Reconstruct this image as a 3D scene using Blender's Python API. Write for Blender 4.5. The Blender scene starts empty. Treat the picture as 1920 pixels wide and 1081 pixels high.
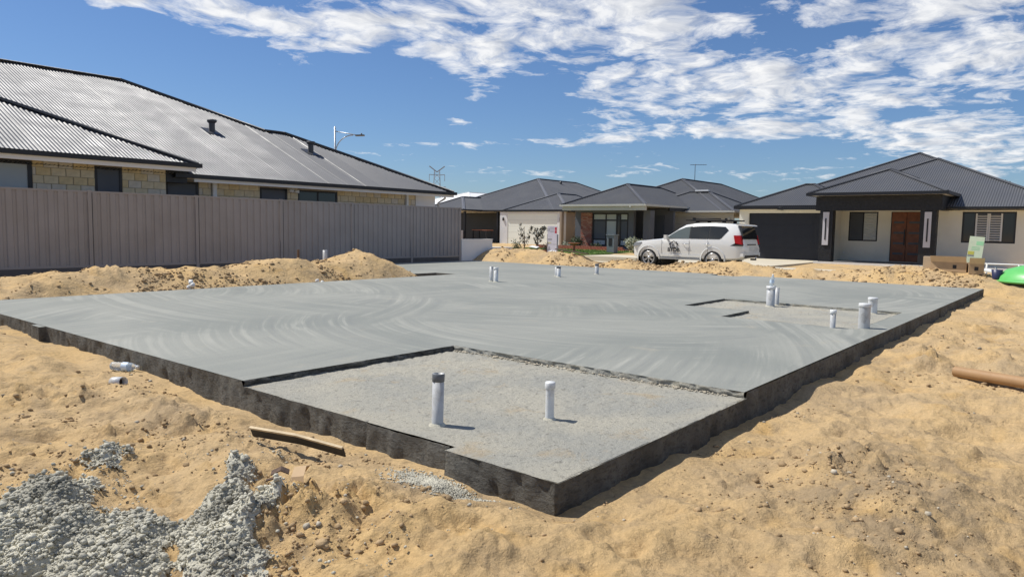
import bpy, math, random
import numpy as np
from mathutils import Matrix, Vector
random.seed(7); RNG = np.random.default_rng(11)
R = math.radians
S = bpy.context.scene
COL = S.collection

# ------------------------------------------------------------------ camera
cam = bpy.data.cameras.new('camera'); camo = bpy.data.objects.new('camera', cam); COL.objects.link(camo)
cam.sensor_width = 36.0; cam.lens = 1343.06 / 1920 * 36; cam.clip_start = 0.05; cam.clip_end = 5000
M3 = Matrix(((0.6352, 0.0547, -0.7704), (-0.7722, 0.0656, -0.6320), (0.0160, 0.9963, 0.0840)))
camo.matrix_world = Matrix.Translation((0, 0, 1.3)) @ M3.to_4x4()
S.camera = camo
# ------------------------------------------------------------------ sun, sky, exposure
SUN = Vector((-0.195, 0.505, 0.84)).normalized()
sl = bpy.data.lights.new('sun', 'SUN'); sl.energy = 4.3; sl.angle = R(0.53); sl.color = (1.0, 0.955, 0.88)
so = bpy.data.objects.new('sun', sl); COL.objects.link(so)
so.rotation_euler = SUN.to_track_quat('Z', 'Y').to_euler()
S.view_settings.view_transform = 'Standard'; S.view_settings.look = 'None'
S.view_settings.exposure = 0.22; S.view_settings.gamma = 1.0

def N(nt, typ, **kw):
    n = nt.nodes.new(typ)
    for k, v in kw.items(): setattr(n, k, v)
    return n
def put(nt, sock, v):
    if isinstance(v, bpy.types.NodeSocket): nt.links.new(v, sock)
    elif v is not None: sock.default_value = v
def math_(nt, op, a, b=None, c=None, clamp=False):
    n = N(nt, 'ShaderNodeMath', operation=op, use_clamp=clamp)
    put(nt, n.inputs[0], a); put(nt, n.inputs[1], b); put(nt, n.inputs[2], c)
    return n.outputs[0]
def vmath(nt, op, a, b=None, out=0):
    n = N(nt, 'ShaderNodeVectorMath', operation=op)
    put(nt, n.inputs[0], a); put(nt, n.inputs[1], b)
    return n.outputs[out]
def ramp(nt, fac, stops, interp='LINEAR'):
    n = N(nt, 'ShaderNodeValToRGB'); e = n.color_ramp.elements; n.color_ramp.interpolation = interp
    while len(e) < len(stops): e.new(0.5)
    for el, (p, c) in zip(e, stops):
        el.position = p; el.color = (c, c, c, 1) if not hasattr(c, '__len__') else (*c[:3], 1)
    put(nt, n.inputs[0], fac)
    return n.outputs[0]
def mixc(nt, fac, a, b, blend='MIX'):
    n = N(nt, 'ShaderNodeMix', data_type='RGBA', blend_type=blend)
    put(nt, n.inputs[0], fac)
    put(nt, n.inputs[6], a if isinstance(a, bpy.types.NodeSocket) else (*a, 1))
    put(nt, n.inputs[7], b if isinstance(b, bpy.types.NodeSocket) else (*b, 1))
    return n.outputs[2]
def noise(nt, vec, scale, detail=4, rough=0.55, dist=0.0):
    n = N(nt, 'ShaderNodeTexNoise'); put(nt, n.inputs['Vector'], vec)
    n.inputs['Scale'].default_value = scale; n.inputs['Detail'].default_value = detail
    n.inputs['Roughness'].default_value = rough; n.inputs['Distortion'].default_value = dist
    return n.outputs['Fac']

W = bpy.data.worlds.new('World'); S.world = W; W.use_nodes = True
nt = W.node_tree; nt.nodes.clear()
sky = N(nt, 'ShaderNodeTexSky', sky_type='NISHITA'); sky.sun_disc = False
sky.sun_elevation = math.asin(SUN.z); sky.sun_rotation = math.atan2(SUN.x, SUN.y)
sky.air_density = 1.0; sky.dust_density = 0.35; sky.ozone_density = 2.2; sky.altitude = 30
geo = N(nt, 'ShaderNodeTexCoord').outputs['Generated']
sep = N(nt, 'ShaderNodeSeparateXYZ'); put(nt, sep.inputs[0], geo)
sx, sy, sz = sep.outputs
az = math_(nt, 'MULTIPLY', math_(nt, 'ARCTAN2', sy, sx), 57.2958)
el = math_(nt, 'MULTIPLY', math_(nt, 'ARCSINE', sz), 57.2958)
den = math_(nt, 'ADD', math_(nt, 'MAXIMUM', sz, 0.0), 0.10)
cp = N(nt, 'ShaderNodeCombineXYZ')                     # the cloud deck: a plane above the place
put(nt, cp.inputs[0], math_(nt, 'DIVIDE', sx, den)); put(nt, cp.inputs[1], math_(nt, 'DIVIDE', sy, den))
P = cp.outputs[0]
ae = N(nt, 'ShaderNodeCombineXYZ'); put(nt, ae.inputs[0], az); put(nt, ae.inputs[1], el)
CLOUDS = [(68.0, 14.9, 3.4, 0.6, .8), (61.0, 14.6, 4.0, 1.4, .82), (55.1, 13.7, 4.3, 1.6, .85), (50.4, 15.2, 3.2, 1.5, .75),
 (43.8, 14.4, 4.6, 2.8, 1.1), (42.2, 12.1, 2.1, 1.0, .8), (36.0, 15.6, 6.1, 1.7, 1), (27.8, 15.5, 7.7, 1.5, 1),
 (31.8, 12.2, 4.5, 2.3, .9), (25.7, 11.7, 5.7, 2.3, 1.1), (18.8, 10.6, 5.6, 1.8, 1.1), (13.2, 10.6, 4.2, 2.1, 1.1),
 (8.3, 12.9, 3.5, 2.3, 1.2), (5.2, 11.3, 2.5, 2.3, 1.1), (14.8, 15.3, 3.7, .8, .7), (28.0, 9.6, 4.7, 1.0, .6),
 (32.5, 7.2, 3.1, .8, 1), (37.9, 6.8, 2.5, .3, .7), (26.0, 7.6, 4.3, .6, .7), (18.7, 7.6, 4.3, .8, .8),
 (15.9, 8.4, 2.1, .9, .8), (12.4, 6.8, 2.4, .9, 1), (7.3, 7.1, 2.9, 1.2, 1), (5.7, 5.3, 3.1, 1.4, 1),
 (9.7, 5.1, 3.7, .9, .6), (43.8, 8.1, 1.6, .28, 1), (46.7, 6.4, 4.6, .3, .6), (49.6, 5.5, 2.1, .4, .4),
 (39.5, 4.3, 8.4, .6, .4), (17.8, 4.3, 5.3, .6, .45), (27.5, 4.6, 4.8, .6, .35), (18.6, 14.2, 4.6, .9, -.6),
 (37.5, 10.0, 2.5, 1.6, -.5), (58.2, 9.6, 11.9, 1.8, -.6), (11.1, 8.2, 6.1, .4, -.4), (21.9, 13.6, 2.2, .5, -.4)]
cov = None
for (a, e, da, de, w) in CLOUDS:
    dv = vmath(nt, 'MULTIPLY', vmath(nt, 'SUBTRACT', ae.outputs[0], (a, e, 0)), (1 / da, 1 / de, 0))
    g = math_(nt, 'EXPONENT', math_(nt, 'MULTIPLY', vmath(nt, 'DOT_PRODUCT', dv, dv, 1), -0.8))
    cov = math_(nt, 'MULTIPLY', g, w) if cov is None else math_(nt, 'MULTIPLY_ADD', g, w, cov)
# the same kind of broken banks goes on all round the sky
inside = vmath(nt, 'MULTIPLY', vmath(nt, 'SUBTRACT', ae.outputs[0], (38, 5, 0)), (1 / 36, 1 / 14, 0))
away = math_(nt, 'SUBTRACT', 1.0, math_(nt, 'EXPONENT', math_(nt, 'MULTIPLY', math_(nt, 'POWER', vmath(nt, 'DOT_PRODUCT', inside, inside, 1), 2.0), -0.7)))
wide = ramp(nt, noise(nt, P, 0.55, 3, .5), [(.47, 0), (.62, 1)])
cov = math_(nt, 'MINIMUM', math_(nt, 'MULTIPLY_ADD', wide, away, cov), 1.0)
warp = N(nt, 'ShaderNodeTexNoise'); put(nt, warp.inputs['Vector'], P); warp.inputs['Scale'].default_value = 2.2; warp.inputs['Detail'].default_value = 3
Pw = vmath(nt, 'ADD', P, vmath(nt, 'MULTIPLY', vmath(nt, 'SUBTRACT', warp.outputs['Color'], (.5, .5, .5)), (.35, .35, 0)))
n1 = math_(nt, 'MULTIPLY_ADD', noise(nt, Pw, 2.1, 2, .5), .30, math_(nt, 'MULTIPLY', noise(nt, Pw, 5.4, 8, .63), .70))
n1b = math_(nt, 'MULTIPLY_ADD', noise(nt, vmath(nt, 'ADD', Pw, (-0.03, 0.08, 0)), 2.1, 2, .5), .30, math_(nt, 'MULTIPLY', noise(nt, vmath(nt, 'ADD', Pw, (-0.03, 0.08, 0)), 5.4, 5, .6), .70))
dens = math_(nt, 'ADD', math_(nt, 'MULTIPLY', math_(nt, 'SUBTRACT', n1, 0.5), 4.8), math_(nt, 'MULTIPLY_ADD', cov, 1.05, -0.84))
alpha = ramp(nt, math_(nt, 'MULTIPLY_ADD', dens, 0.5, 0.5), [(.38, 0), (.52, .40), (.74, .88), (1, 1)])
hz = ramp(nt, sz, [(0.0, .35), (.10, 1)])
alpha = math_(nt, 'MULTIPLY', alpha, hz)
shade = math_(nt, 'ADD', math_(nt, 'MULTIPLY', math_(nt, 'SUBTRACT', n1, n1b), 3.0), math_(nt, 'MULTIPLY_ADD', dens, -0.38, 0.86), clamp=True)
ccol = ramp(nt, shade, [(.10, (4.6, 4.9, 5.7)), (.5, (7.0, 7.3, 7.9)), (.95, (10.6, 10.6, 10.6))])
skyc = mixc(nt, 1.0, sky.outputs[0], (0.63, 0.80, 1.05), 'MULTIPLY')
bg = N(nt, 'ShaderNodeBackground'); bg.inputs['Strength'].default_value = 0.08
put(nt, bg.inputs['Color'], mixc(nt, alpha, skyc, ccol))
put(nt, N(nt, 'ShaderNodeOutputWorld').inputs['Surface'], bg.outputs[0])

# ------------------------------------------------------------------ materials
def mat(name, col, rough=0.6, var=0.0, vscale=3.0, bump=0.0, bscale=40.0, spec=0.5, metal=0.0, trans=0.0, ior=1.45, dirt=None, emit=None, alpha=None):
    m = bpy.data.materials.new(name); m.use_nodes = True; t = m.node_tree
    b = t.nodes['Principled BSDF']
    b.inputs['Roughness'].default_value = rough; b.inputs['Specular IOR Level'].default_value = spec
    b.inputs['Metallic'].default_value = metal; b.inputs['IOR'].default_value = ior
    b.inputs['Transmission Weight'].default_value = trans
    c = (*col, 1); b.inputs['Base Color'].default_value = c
    co = N(t, 'ShaderNodeTexCoord').outputs['Object']
    if var:
        f = ramp(t, noise(t, co, vscale, 6, .6), [(.3, 1 - var), (.7, 1 + var)])
        res = mixc(t, 1.0, col, f, 'MULTIPLY')
        if dirt: res = mixc(t, ramp(t, noise(t, co, vscale * .7, 8, .65, .4), [(.48, 0), (.68, dirt[1])]), res, dirt[0])
        put(t, b.inputs['Base Color'], res)
        put(t, b.inputs['Roughness'], ramp(t, noise(t, co, vscale * 2.3, 4), [(.3, max(rough - .08, .02)), (.7, min(rough + .08, 1))]))
    if bump:
        bn = N(t, 'ShaderNodeBump'); bn.inputs['Strength'].default_value = 1.0; bn.inputs['Distance'].default_value = bump
        put(t, bn.inputs['Height'], noise(t, co, bscale, 6, .65)); put(t, b.inputs['Normal'], bn.outputs[0])
    return m

def sand_mat():
    m = bpy.data.materials.new('sand'); m.use_nodes = True; t = m.node_tree; b = t.nodes['Principled BSDF']
    co = N(t, 'ShaderNodeTexCoord').outputs['Object']
    big = noise(t, co, .55, 5, .6, .3); mid = noise(t, co, 2.6, 7, .62, .5); fine = noise(t, co, 38, 6, .7); grain = noise(t, co, 260, 2, .6)
    c = mixc(t, ramp(t, big, [(.36, 0), (.66, 1)]), (.62, .425, .200), (.57, .415, .232))
    c = mixc(t, ramp(t, mid, [(.50, 0), (.68, .7)]), c, (.38, .275, .16))
    c = mixc(t, ramp(t, noise(t, co, 1.5, 5, .6, .8), [(.56, 0), (.72, .7)]), c, (.57, .36, .135))
    c = mixc(t, ramp(t, noise(t, vmath(t, 'ADD', co, (31, 7, 0)), 4.2, 8, .7, .4), [(.57, 0), (.68, .65)]), c, (.22, .165, .105))
    c = mixc(t, ramp(t, noise(t, vmath(t, 'ADD', co, (3, 11, 0)), .9, 6, .62, .7), [(.52, 0), (.64, .65)]), c, (.40, .30, .185))
    dv = vmath(t, 'MULTIPLY', vmath(t, 'SUBTRACT', co, (4.35, .9, 0)), (1 / 1.25, 1 / .85, 0))      # a tip of greyer soil
    soil = math_(t, 'MULTIPLY', math_(t, 'EXPONENT', math_(t, 'MULTIPLY', vmath(t, 'DOT_PRODUCT', dv, dv, 1), -1.0)), ramp(t, noise(t, co, 3.1, 6, .65, .5), [(.35, 0), (.6, 1)]))
    c = mixc(t, math_(t, 'MULTIPLY', soil, .8), c, (.29, .225, .15))
    c = mixc(t, 1.0, c, ramp(t, fine, [(.25, .76), (.75, 1.15)]), 'MULTIPLY')
    c = mixc(t, 1.0, c, ramp(t, grain, [(.3, .88), (.7, 1.10)]), 'MULTIPLY')
    put(t, b.inputs['Base Color'], c); b.inputs['Roughness'].default_value = .95; b.inputs['Specular IOR Level'].default_value = .15
    h = math_(t, 'ADD', math_(t, 'MULTIPLY', noise(t, co, 11, 9, .70), .055), math_(t, 'MULTIPLY', grain, .0025))
    bn = N(t, 'ShaderNodeBump'); bn.inputs['Distance'].default_value = 1.0; bn.inputs['Strength'].default_value = .85
    put(t, bn.inputs['Height'], h); put(t, b.inputs['Normal'], bn.outputs[0])
    return m

def slab_mat():
    m = bpy.data.materials.new('trowelled_concrete'); m.use_nodes = True; t = m.node_tree; b = t.nodes['Principled BSDF']
    co = N(t, 'ShaderNodeTexCoord').outputs['Object']
    def arcs(cx, cy, sc, seed):
        v = vmath(t, 'SUBTRACT', co, (cx, cy, 0))
        r = vmath(t, 'LENGTH', v, None, 1)
        k = N(t, 'ShaderNodeCombineXYZ'); put(t, k.inputs[0], math_(t, 'MULTIPLY', r, sc))
        put(t, k.inputs[1], math_(t, 'MULTIPLY', noise(t, co, .35, 2), 2.0)); k.inputs[2].default_value = seed
        return noise(t, k.outputs[0], 1.6, 6, .62, .25)
    a1 = arcs(2.5, 16.0, 5.6, 1.0); a2 = arcs(9.5, 5.5, 6.6, 5.0); a3 = arcs(16.0, 10.5, 6.0, 9.0)
    sel = noise(t, co, .28, 2, .5, .6)
    a = mixc(t, ramp(t, sel, [(.42, 0), (.5, 1)]), a1, mixc(t, ramp(t, noise(t, co, .23, 2, .5), [(.46, 0), (.54, 1)]), a2, a3))
    big = noise(t, co, .42, 4, .55, .8)
    c = mixc(t, ramp(t, big, [(.35, 0), (.68, 1)]), (.222, .232, .206), (.285, .288, .252))
    seen = ramp(t, noise(t, co, .6, 3, .6, .6), [(.36, .35), (.58, 1)])
    c = mixc(t, math_(t, 'MULTIPLY', ramp(t, a, [(.49, 0), (.63, .52)]), seen), c, (.40, .395, .345))
    c = mixc(t, ramp(t, a, [(.32, .42), (.46, 0)]), c, (.185, .190, .175))
    c = mixc(t, ramp(t, noise(t, co, 1.7, 7, .7, .4), [(.60, 0), (.72, .45)]), c, (.36, .33, .26))
    c = mixc(t, 1.0, c, ramp(t, noise(t, co, 55, 5, .6), [(.3, .92), (.7, 1.07)]), 'MULTIPLY')
    put(t, b.inputs['Base Color'], c)
    put(t, b.inputs['Roughness'], ramp(t, a, [(.3, .62), (.7, .82)])); b.inputs['Specular IOR Level'].default_value = .4
    bn = N(t, 'ShaderNodeBump'); bn.inputs['Distance'].default_value = .004; bn.inputs['Strength'].default_value = .6
    put(t, bn.inputs['Height'], math_(t, 'ADD', a, math_(t, 'MULTIPLY', noise(t, co, 30, 5, .7), .5))); put(t, b.inputs['Normal'], bn.outputs[0])
    return m

def setdown_mat():
    m = bpy.data.materials.new('rough_setdown_concrete'); m.use_nodes = True; t = m.node_tree; b = t.nodes['Principled BSDF']
    co = N(t, 'ShaderNodeTexCoord').outputs['Object']
    c = mixc(t, ramp(t, noise(t, co, 1.1, 5, .6, .5), [(.38, 0), (.62, 1)]), (.33, .325, .285), (.42, .395, .32))
    c = mixc(t, ramp(t, noise(t, co, 2.3, 7, .66, .6), [(.57, 0), (.68, .6)]), c, (.40, .31, .19))
    c = mixc(t, ramp(t, noise(t, co, 30, 8, .72), [(.54, 0), (.66, .75)]), c, (.13, .125, .11))
    c = mixc(t, ramp(t, noise(t, co, 75, 5, .7), [(.57, 0), (.68, .6)]), c, (.55, .53, .48))
    put(t, b.inputs['Base Color'], c); b.inputs['Roughness'].default_value = .88; b.inputs['Specular IOR Level'].default_value = .25
    bn = N(t, 'ShaderNodeBump'); bn.inputs['Distance'].default_value = .03; bn.inputs['Strength'].default_value = .8
    put(t, bn.inputs['Height'], noise(t, co, 34, 8, .72)); put(t, b.inputs['Normal'], bn.outputs[0])
    return m

def edge_mat():
    m = bpy.data.materials.new('raw_slab_edge'); m.use_nodes = True; t = m.node_tree; b = t.nodes['Principled BSDF']
    co = N(t, 'ShaderNodeTexCoord').outputs['Object']
    st = vmath(t, 'MULTIPLY', co, (9, 9, 17))
    c = mixc(t, ramp(t, noise(t, co, 2.2, 6, .6, .4), [(.36, 0), (.64, 1)]), (.095, .09, .078), (.17, .162, .14))
    c = mixc(t, ramp(t, noise(t, st, 2.4, 7, .7, .3), [(.48, 0), (.64, .75)]), c, (.05, .047, .042))
    put(t, b.inputs['Base Color'], c); b.inputs['Roughness'].default_value = .8; b.inputs['Specular IOR Level'].default_value = .3
    bn = N(t, 'ShaderNodeBump'); bn.inputs['Distance'].default_value = .03; bn.inputs['Strength'].default_value = 1
    put(t, bn.inputs['Height'], noise(t, st, 2.4, 8, .7, .3)); put(t, b.inputs['Normal'], bn.outputs[0])
    return m

def brick_far_mat():
    m = bpy.data.materials.new('far_red_brick'); m.use_nodes = True; t = m.node_tree; b = t.nodes['Principled BSDF']
    co = N(t, 'ShaderNodeTexCoord').outputs['Object']
    sp = N(t, 'ShaderNodeSeparateXYZ'); put(t, sp.inputs[0], co)
    cb = N(t, 'ShaderNodeCombineXYZ'); put(t, cb.inputs[0], sp.outputs[1]); put(t, cb.inputs[1], sp.outputs[2])
    br = N(t, 'ShaderNodeTexBrick'); put(t, br.inputs['Vector'], cb.outputs[0]); br.inputs['Scale'].default_value = 1
    br.inputs['Brick Width'].default_value = .24; br.inputs['Row Height'].default_value = .086; br.inputs['Mortar Size'].default_value = .008
    br.inputs['Color1'].default_value = (.30, .085, .05, 1); br.inputs['Color2'].default_value = (.44, .25, .18, 1); br.inputs['Mortar'].default_value = (.10, .08, .07, 1)
    put(t, b.inputs['Base Color'], br.outputs[0]); b.inputs['Roughness'].default_value = .9
    return m

MT = dict(
 sand=sand_mat(), slab=slab_mat(), setdown=setdown_mat(), edge=edge_mat(), farbrick=brick_far_mat(),
 clod=mat('sand_clod', (.40, .285, .16), .95, .32, 9, .006, 90, .1), stone=mat('pale_stone', (.45, .40, .31), .9, .3, 8, .004, 60, .2),
 spill=mat('spilt_concrete', (.50, .475, .385), .9, .42, 4, .008, 90, .2),
 fence=mat('fence_steel', (.292, .268, .262), .5, .08, 1.1, dirt=((.24, .215, .19), .35)), plinth=mat('fence_plinth', (.10, .095, .095), .8, .15, 3),
 roofl=mat('roof_steel_mid_grey', (.125, .127, .133), .47, .04, .6, spec=.38), capl=mat('roof_cap_dark', (.055, .058, .064), .45, .05),
 roofc=mat('roof_steel_slate', (.115, .117, .122), .50, .07, .5), capc=mat('roof_cap_slate', (.15, .153, .165), .5, .05),
 roofb=mat('roof_steel_charcoal', (.09, .092, .096), .52, .07, .5), capb=mat('roof_cap_charcoal', (.10, .102, .11), .5, .05),
 roofr=mat('roof_steel_graphite', (.095, .097, .102), .48, .07, .5), capr=mat('roof_cap_graphite', (.085, .087, .094), .5, .05),
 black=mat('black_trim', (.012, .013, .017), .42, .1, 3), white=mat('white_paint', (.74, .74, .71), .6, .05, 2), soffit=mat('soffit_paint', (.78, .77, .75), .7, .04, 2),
 lime=mat('cream_block', (.66, .56, .37), .9, .12, 6, .004, 40, .2), lime2=mat('buff_block', (.62, .56, .45), .9, .12, 6, .004, 40, .2), lime3=mat('gold_block', (.64, .51, .29), .9, .14, 6, .004, 40, .2),
 mortar=mat('mortar', (.30, .25, .18), .95, .1, 8), render=mat('pale_render', (.74, .72, .63), .85, .05, 1.2, .002, 60), rendg=mat('grey_render', (.115, .122, .137), .85, .06, 1.2, .002, 60),
 rendw=mat('white_render', (.72, .73, .74), .8, .04, 1.5, .002, 60), rendb=mat('light_grey_render', (.50, .50, .46), .85, .05, 1.2), tan=mat('tan_render', (.33, .27, .21), .85, .06, 1.2),
 doorw=mat('garage_white', (.84, .87, .80), .55, .03, 1), doorg=mat('garage_grey', (.50, .50, .47), .6, .03, 1), doork=mat('garage_navy', (.016, .018, .026), .5, .1, 1),
 glass=mat('window_glass', (.03, .035, .042), .06, spec=.6), blind=mat('roller_blind', (.42, .46, .46), .7, .04, 1), blindd=mat('dark_blind', (.075, .085, .10), .5, .04, 1),
 slate=mat('black_stone_cladding', (.010, .011, .014), .5, .6, 9, .02, 14), wood=mat('red_timber_door', (.20, .068, .028), .45, .25, 4), sconce=mat('pale_light_panel', (.52, .51, .54), .6, .03),
 shut=mat('white_shutter', (.66, .66, .64), .5), drive=mat('pale_driveway', (.56, .50, .38), .9, .07, .8, .002, 50), road=mat('dusty_paving', (.50, .43, .31), .92, .12, .6, .004, 40),
 porch=mat('porch_paving', (.13, .135, .14), .6, .1, 2), pvc=mat('grey_pvc', (.50, .51, .51), .42, .08, 14, dirt=((.30, .29, .26), .8)), pvcw=mat('white_pvc', (.70, .71, .70), .4, .06, 14, dirt=((.38, .36, .31), .7)),
 tape=mat('grey_tape', (.12, .13, .14), .5, .2, 20), galv=mat('galvanised', (.40, .43, .46), .35, .1, 6, metal=.6), tower=mat('tower_steel', (.30, .35, .42), .6),
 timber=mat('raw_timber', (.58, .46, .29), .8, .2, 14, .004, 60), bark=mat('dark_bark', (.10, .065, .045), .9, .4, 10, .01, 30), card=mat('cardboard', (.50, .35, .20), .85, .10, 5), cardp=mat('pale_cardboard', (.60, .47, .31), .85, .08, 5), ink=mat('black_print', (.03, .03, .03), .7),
 tube=mat('brown_card_tube', (.36, .215, .10), .6, .08, 8), green=mat('green_plastic', (.13, .50, .13), .4, .05, 3), navy=mat('navy_plastic', (.03, .035, .09), .4),
 plastic=mat('clear_plastic', (.86, .93, .98), .12, trans=.75, ior=1.2), water_lbl=mat('bottle_label', (.62, .74, .86), .5),
 board=mat('site_board', (.56, .55, .62), .6, .08, 5), red=mat('red_print', (.45, .03, .05), .6), blue=mat('blue_print', (.06, .08, .32), .6), grey=mat('grey_print', (.25, .25, .28), .7), yellow=mat('yellow_print', (.55, .5, .10), .6),
 boardg=mat('pale_green_board', (.62, .68, .50), .6, .06, 5), mint=mat('mint_print', (.36, .66, .38), .6),
 leaf=mat('shrub_leaf', (.065, .095, .035), .6, .4, 4), leafd=mat('dark_leaf', (.045, .048, .030), .6, .4, 4), leafs=mat('silver_leaf', (.42, .44, .32), .7, .2, 4), grass=mat('lawn_grass', (.13, .21, .045), .8, .3, 3), soil=mat('garden_soil', (.10, .075, .05), .95, .3, 5),
 kerbbrick=mat('red_edging_brick', (.27, .10, .065), .9, .25, 4), cast=mat('letterbox_render', (.15, .17, .185), .8, .06, 2), bath=mat('terracotta', (.33, .12, .07), .85, .1, 5),
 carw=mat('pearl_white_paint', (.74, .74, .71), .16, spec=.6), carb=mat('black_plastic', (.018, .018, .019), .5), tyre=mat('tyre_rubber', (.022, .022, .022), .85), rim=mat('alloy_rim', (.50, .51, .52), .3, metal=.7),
 cglass=mat('car_glass', (.012, .015, .018), .04, spec=.7), cglassl=mat('front_car_glass', (.10, .125, .125), .05, spec=.7), tail=mat('tail_lamp', (.42, .012, .018), .18), lamp=mat('head_lamp', (.32, .34, .36), .12, spec=.7), chrome=mat('chrome', (.62, .63, .65), .15, metal=1.0), plate=mat('number_plate', (.55, .56, .55), .5),
 wroof=mat('white_roof_sheet', (.80, .80, .79), .6),
)
MT['carw'].node_tree.nodes['Principled BSDF'].inputs['Coat Weight'].default_value = .6

# ------------------------------------------------------------------ mesh helpers
class MB:
    def __init__(s): s.v = []; s.f = []; s.sm = []
    def add(s, vs, fs, smooth=False):
        o = len(s.v); s.v += [tuple(p) for p in vs]; s.f += [tuple(i + o for i in f) for f in fs]; s.sm += [smooth] * len(fs); return s
    def box(s, x0, x1, y0, y1, z0, z1):
        v = [(x, y, z) for z in (z0, z1) for y in (y0, y1) for x in (x0, x1)]
        return s.add(v, [(0, 2, 3, 1), (4, 5, 7, 6), (0, 1, 5, 4), (2, 6, 7, 3), (0, 4, 6, 2), (1, 3, 7, 5)])
    def bar(s, a, b, w, h, up=(0, 0, 1)):
        a = Vector(a); b = Vector(b); d = (b - a).normalized(); u = Vector(up); sd = d.cross(u)
        if sd.length < 1e-4: sd = d.cross(Vector((1, 0, 0)))
        sd.normalize(); u = sd.cross(d); v = []
        for p in (a, b):
            for i, j in ((-1, -1), (1, -1), (1, 1), (-1, 1)): v.append(p + sd * (i * w / 2) + u * (j * h / 2))
        return s.add(v, [(3, 2, 1, 0), (4, 5, 6, 7), (0, 1, 5, 4), (1, 2, 6, 5), (2, 3, 7, 6), (3, 0, 4, 7)])
    def tube(s, pts, rad, n=12, cap=True, smooth=True):
        pts = [Vector(p) for p in pts]; rad = rad if hasattr(rad, '__len__') else [rad] * len(pts); v = []; f = []
        for i, p in enumerate(pts):
            d = (pts[min(i + 1, len(pts) - 1)] - pts[max(i - 1, 0)]).normalized()
            a = d.cross(Vector((0, 0, 1)));  a = a if a.length > 1e-3 else d.cross(Vector((1, 0, 0))); a.normalize(); b = d.cross(a)
            for k in range(n): t = 2 * math.pi * k / n; v.append(p + (a * math.cos(t) + b * math.sin(t)) * rad[i])
        for i in range(len(pts) - 1):
            for k in range(n): f.append((i * n + k, i * n + (k + 1) % n, (i + 1) * n + (k + 1) % n, (i + 1) * n + k))
        s.add(v, f, smooth)
        if cap:
            o = len(s.v) - len(v)
            s.f += [tuple(o + k for k in range(n)), tuple(o + (len(pts) - 1) * n + k for k in range(n - 1, -1, -1))]; s.sm += [False, False]
        return s
    def lathe(s, prof, c=(0, 0, 0), n=20, smooth=True):
        v = []; f = []
        for r, z in prof:
            for k in range(n): t = 2 * math.pi * k / n; v.append((c[0] + r * math.cos(t), c[1] + r * math.sin(t), c[2] + z))
        for i in range(len(prof) - 1):
            for k in range(n): f.append((i * n + k, i * n + (k + 1) % n, (i + 1) * n + (k + 1) % n, (i + 1) * n + k))
        return s.add(v, f, smooth)
    def prism(s, poly, ax, a0, a1):                       # polygon in the two other axes, extruded along axis ax
        def p(q, a): l = list(q); l.insert(ax, a); return tuple(l)
        n = len(poly); v = [p(q, a0) for q in poly] + [p(q, a1) for q in poly]
        return s.add(v, [tuple(range(n)), tuple(range(2 * n - 1, n - 1, -1))] + [(i, (i + 1) % n, n + (i + 1) % n, n + i) for i in range(n)])
    def mesh(s, name):
        me = bpy.data.meshes.new(name); me.from_pydata(s.v, [], s.f)
        me.polygons.foreach_set('use_smooth', s.sm); me.update(); return me
    def build(s, name, m, parent=None, loc=None, fix=True):
        me = s.mesh(name)
        if fix:
            import bmesh
            bm = bmesh.new(); bm.from_mesh(me); bmesh.ops.recalc_face_normals(bm, faces=bm.faces); bm.to_mesh(me); bm.free()
        return link(name, me, m, parent, loc)
def link(name, me, m=None, parent=None, loc=None):
    o = bpy.data.objects.new(name, me); COL.objects.link(o)
    if m is not None and not me.materials: me.materials.append(MT[m] if isinstance(m, str) else m)
    if parent: o.parent = parent
    if loc: o.location = loc
    return o
def tag(o, label=None, cat=None, group=None, kind=None):
    if label: o['label'] = label
    if cat: o['category'] = cat
    if group: o['group'] = group
    if kind: o['kind'] = kind
    return o
def thing(name, loc, label, cat, group=None, rz=0):
    o = bpy.data.objects.new(name, None); COL.objects.link(o); o.location = loc; o.rotation_euler.z = rz; o.empty_display_size = .2
    return tag(o, label, cat, group)
def text(name, s, size, m, parent, mw, extr=.001):
    cu = bpy.data.curves.new(name, 'FONT'); cu.body = s; cu.size = size; cu.align_x = 'CENTER'; cu.extrude = extr; cu.offset = .006
    o = bpy.data.objects.new(name + '_curve', cu); COL.objects.link(o)
    bpy.context.view_layer.update()
    me = bpy.data.meshes.new_from_object(o.evaluated_get(bpy.context.evaluated_depsgraph_get()))
    bpy.data.objects.remove(o)
    me.transform(mw); me.materials.clear()
    return link(name, me, m, parent)

# value noise for the terrain
def vnoise(x, y, seed):
    xi = np.floor(x).astype(np.int64); yi = np.floor(y).astype(np.int64); fx = x - xi; fy = y - yi
    fx = fx * fx * fx * (fx * (fx * 6 - 15) + 10); fy = fy * fy * fy * (fy * (fy * 6 - 15) + 10)
    def hsh(a, b):
        n = (a * 374761393 + b * 668265263 + seed * 1274126177) & 0x7fffffff
        n = ((n ^ (n >> 13)) * 1274126177) & 0x7fffffff
        return ((n ^ (n >> 16)) & 0xffff) / 65535.0
    a = hsh(xi, yi); b = hsh(xi + 1, yi); c = hsh(xi, yi + 1); d = hsh(xi + 1, yi + 1)
    return (a * (1 - fx) + b * fx) * (1 - fy) + (c * (1 - fx) + d * fx) * fy - .5
def fbm(x, y, sc, oct=4, seed=0, g=.5):
    r = 0; a = 1; f = 1 / sc
    for i in range(oct):
        ca, sa = math.cos(.7 * i + .3), math.sin(.7 * i + .3)
        r = r + a * vnoise((x * ca - y * sa) * f + 17.3 * i, (x * sa + y * ca) * f - 9.1 * i, seed + i); a *= g; f *= 2.03
    return r
def sstep(a, b, x): t = np.clip((x - a) / (b - a), 0, 1); return t * t * (3 - 2 * t)
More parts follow.
